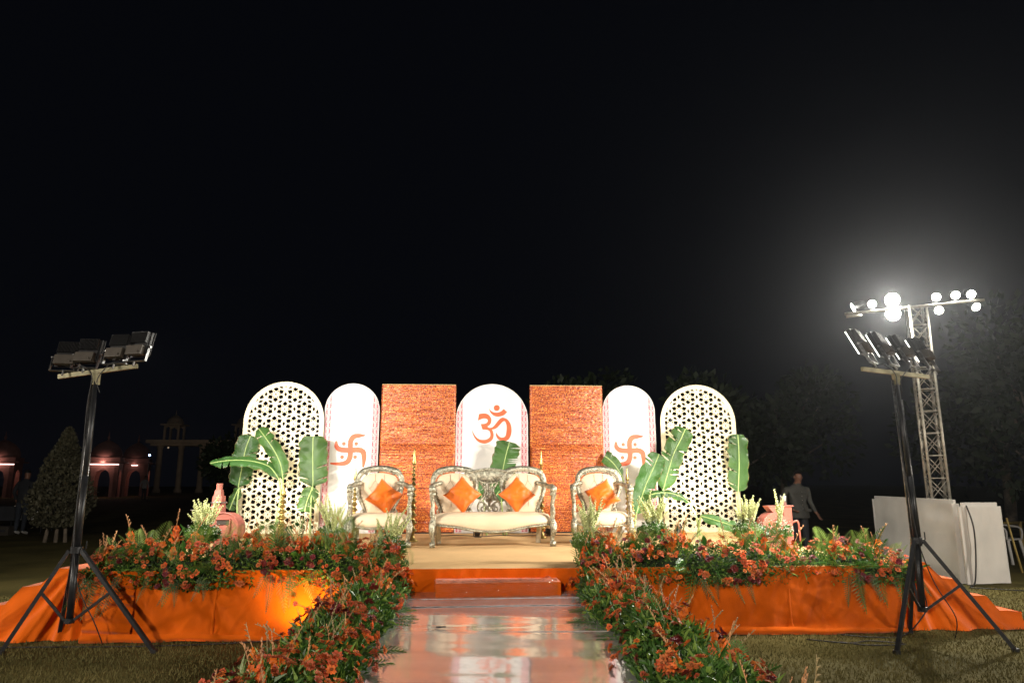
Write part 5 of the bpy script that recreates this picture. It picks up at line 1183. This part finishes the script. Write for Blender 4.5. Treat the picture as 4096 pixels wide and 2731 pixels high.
tube_l = emit('pavilion_tube_light', (1, .72, .66), 2.6)
def pavilion(x, y, wd, lab, light):
    r = empty('domed_pavilion', (x, y, 0), R(18), lab, 'pavilion', 'pink domed pavilions'); H = 2.8; a = wd*.5
    def arch():
        P = [(-a, 0), (-a, H), (a, H), (a, 0), (a*.52, 0)]; n = 9
        for k in range(n+1):
            t = k/n; ang = math.pi*t; cusp = 1-.06*abs(math.sin(t*math.pi*5)); P.append((a*.52*math.cos(ang)*cusp, 1.45+.85*math.sin(ang)**.8*cusp))
        P.append((-a*.52, 0)); return P[::-1]
    for q in range(4):
        m = MB(); m.prism(arch(), -a, -a+.32, 0, Matrix.Rotation(R(90*q), 4, 'Z')); m.build('arched_wall', pink_stone, r, recalc=True)
    m = MB(); m.box((0, 0, H+.06), (wd+.7, wd+.7, .10)); m.box((0, 0, H+.28), (wd+.1, wd+.1, .34)); m.build('cornice', pink_stone, r)
    m = MB(); m.lathe([(a*.98, H+.45), (a*1.02, H+.60), (a*1.0, H+.85), (a*.88, H+1.2), (a*.62, H+1.55), (a*.3, H+1.78), (.10, H+1.9)], 24); d = m.build('dome', pink_stone, r, True)
    m = MB(); m.lathe([(.10, H+1.88), (.05, H+2.0), (.13, H+2.1), (.05, H+2.25), (.02, H+2.6), (.002, H+2.62)], 10); m.build('finial', pink_stone, d, True)
    if light:
        m = MB(); m.tube([(-a*light[0], -a-.10, H-.13), (a*light[1], -a-.10, H-.13)], .045, 6); m.build('tube_light', tube_l, r)
        p = Vector((x, y, 0))+Matrix.Rotation(R(18), 3, 'Z') @ Vector((0, -a-.35, H+.05)); L = bpy.data.lights.new('pavilion_light', 'POINT'); L.energy = light[2]; L.color = (1, .62, .55); L.shadow_soft_size = .2; o = bpy.data.objects.new('pavilion_light', L); COL.objects.link(o); o.location = p
    L = bpy.data.lights.new('pavilion_inner_light', 'POINT'); L.energy = 12; L.color = (1, .55, .45); L.shadow_soft_size = .1; o = bpy.data.objects.new('pavilion_inner_light', L); COL.objects.link(o); o.location = (x+.5, y, 2.2)
pavilion(-31.0, 60, 2.3, 'pink domed pavilion with a lit cornice behind the left tripod', (1, 1, 45))
pavilion(-30.4, 64, 2.2, 'dim pink domed pavilion right of the lit one', (.2, .25, 6))
pavilion(-39.4, 60, 2.4, 'pink domed pavilion cut by the left picture edge', (1, 1, 30))
r = empty('colonnade_tower', (-30.5, 80, 0), 0, 'pale colonnade roof with two small domed turrets far behind at left', 'building')
m = MB(); m.box((0, 0, 5.6), (12.0, 3.0, .35)); m.box((0, 0, 5.3), (11.2, 2.4, .35)); m.build('roof_slab', pale_stone, r)
for i in range(5): m = MB(); m.lathe([(.42, 0), (.42, .3), (.30, .5), (.28, 4.7), (.40, 5.1), (.42, 5.15)], 10, (-4.6+i*2.3, -.9, 0)); m.build('column', pale_stone, r, True)
for cx in (-3.6, 4.2):
    m = MB()
    for sx in (-1, 1):
        for sy in (-1, 1): m.box((cx+sx*.75, sy*.75, 6.6), (.22, .22, 1.7))
    for k in (-1, 1): m.prism([(cx-.75, 7.4), (cx-.75, 7.0), (cx-.4, 7.3), (cx, 7.0), (cx+.4, 7.3), (cx+.75, 7.0), (cx+.75, 7.4)][::-1], k*.75-.08, k*.75+.08)
    m.box((cx, 0, 7.5), (2.3, 2.3, .14)); m.lathe([(.85, 7.56), (.9, 7.8), (.7, 8.2), (.35, 8.5), (.06, 8.65), (.02, 9.2)], 14, (cx, 0, 0)); m.build('domed_turret', pale_stone, r)
for lx in (-3.4, 1.2):  # lamp balls and point lights added so the tower shows faintly
    m = MB(); m.ball((lx, -1.7, 4.9), .10, 8, 6); m.build('added_lamp', emit('added_lamp_glow', (1, .75, .5), .25), r)
    L = bpy.data.lights.new('added_tower_light', 'POINT'); L.energy = 7; L.color = (1, .8, .6); L.shadow_soft_size = .2; o = bpy.data.objects.new('added_tower_light', L); COL.objects.link(o); o.location = (-30.5+lx, 75.5, 5.4)
m = MB(); m.ball((0, 0, 0), .09, 8, 6); m.tube([(0, 0, 0), (0, 0, -3.4)], .03, 6, 1); tag(m.build('lamp_post', [emit('blue_lamp', (.35, .5, 1), 8), black_steel], None, loc=(-26.6, 58, 3.4)), 'thin post with a tiny bluish lamp right of the pavilions', 'lamp post')

# ------------------------------------------------------------------ haze volume added for the glow round the lamps, in place of lens bloom
hz = MB(); hz.box((0, 55, 6), (250, 202, 14)); hz = hz.build('haze', [])
hm = bpy.data.materials.new('haze_air'); hm.use_nodes = True; n_ = hm.node_tree.nodes; n_.remove(n_['Principled BSDF']); v_ = n_.new('ShaderNodeVolumePrincipled')
v_.inputs['Color'].default_value = (.9, .93, 1, 1); v_.inputs['Density'].default_value = .00065; v_.inputs['Anisotropy'].default_value = .86
hm.node_tree.links.new(v_.outputs[0], n_['Material Output'].inputs['Volume']); hz.data.materials.append(hm)
tag(hz, 'thin haze added over the whole lawn so the lamps glow', 'haze', kind='stuff')
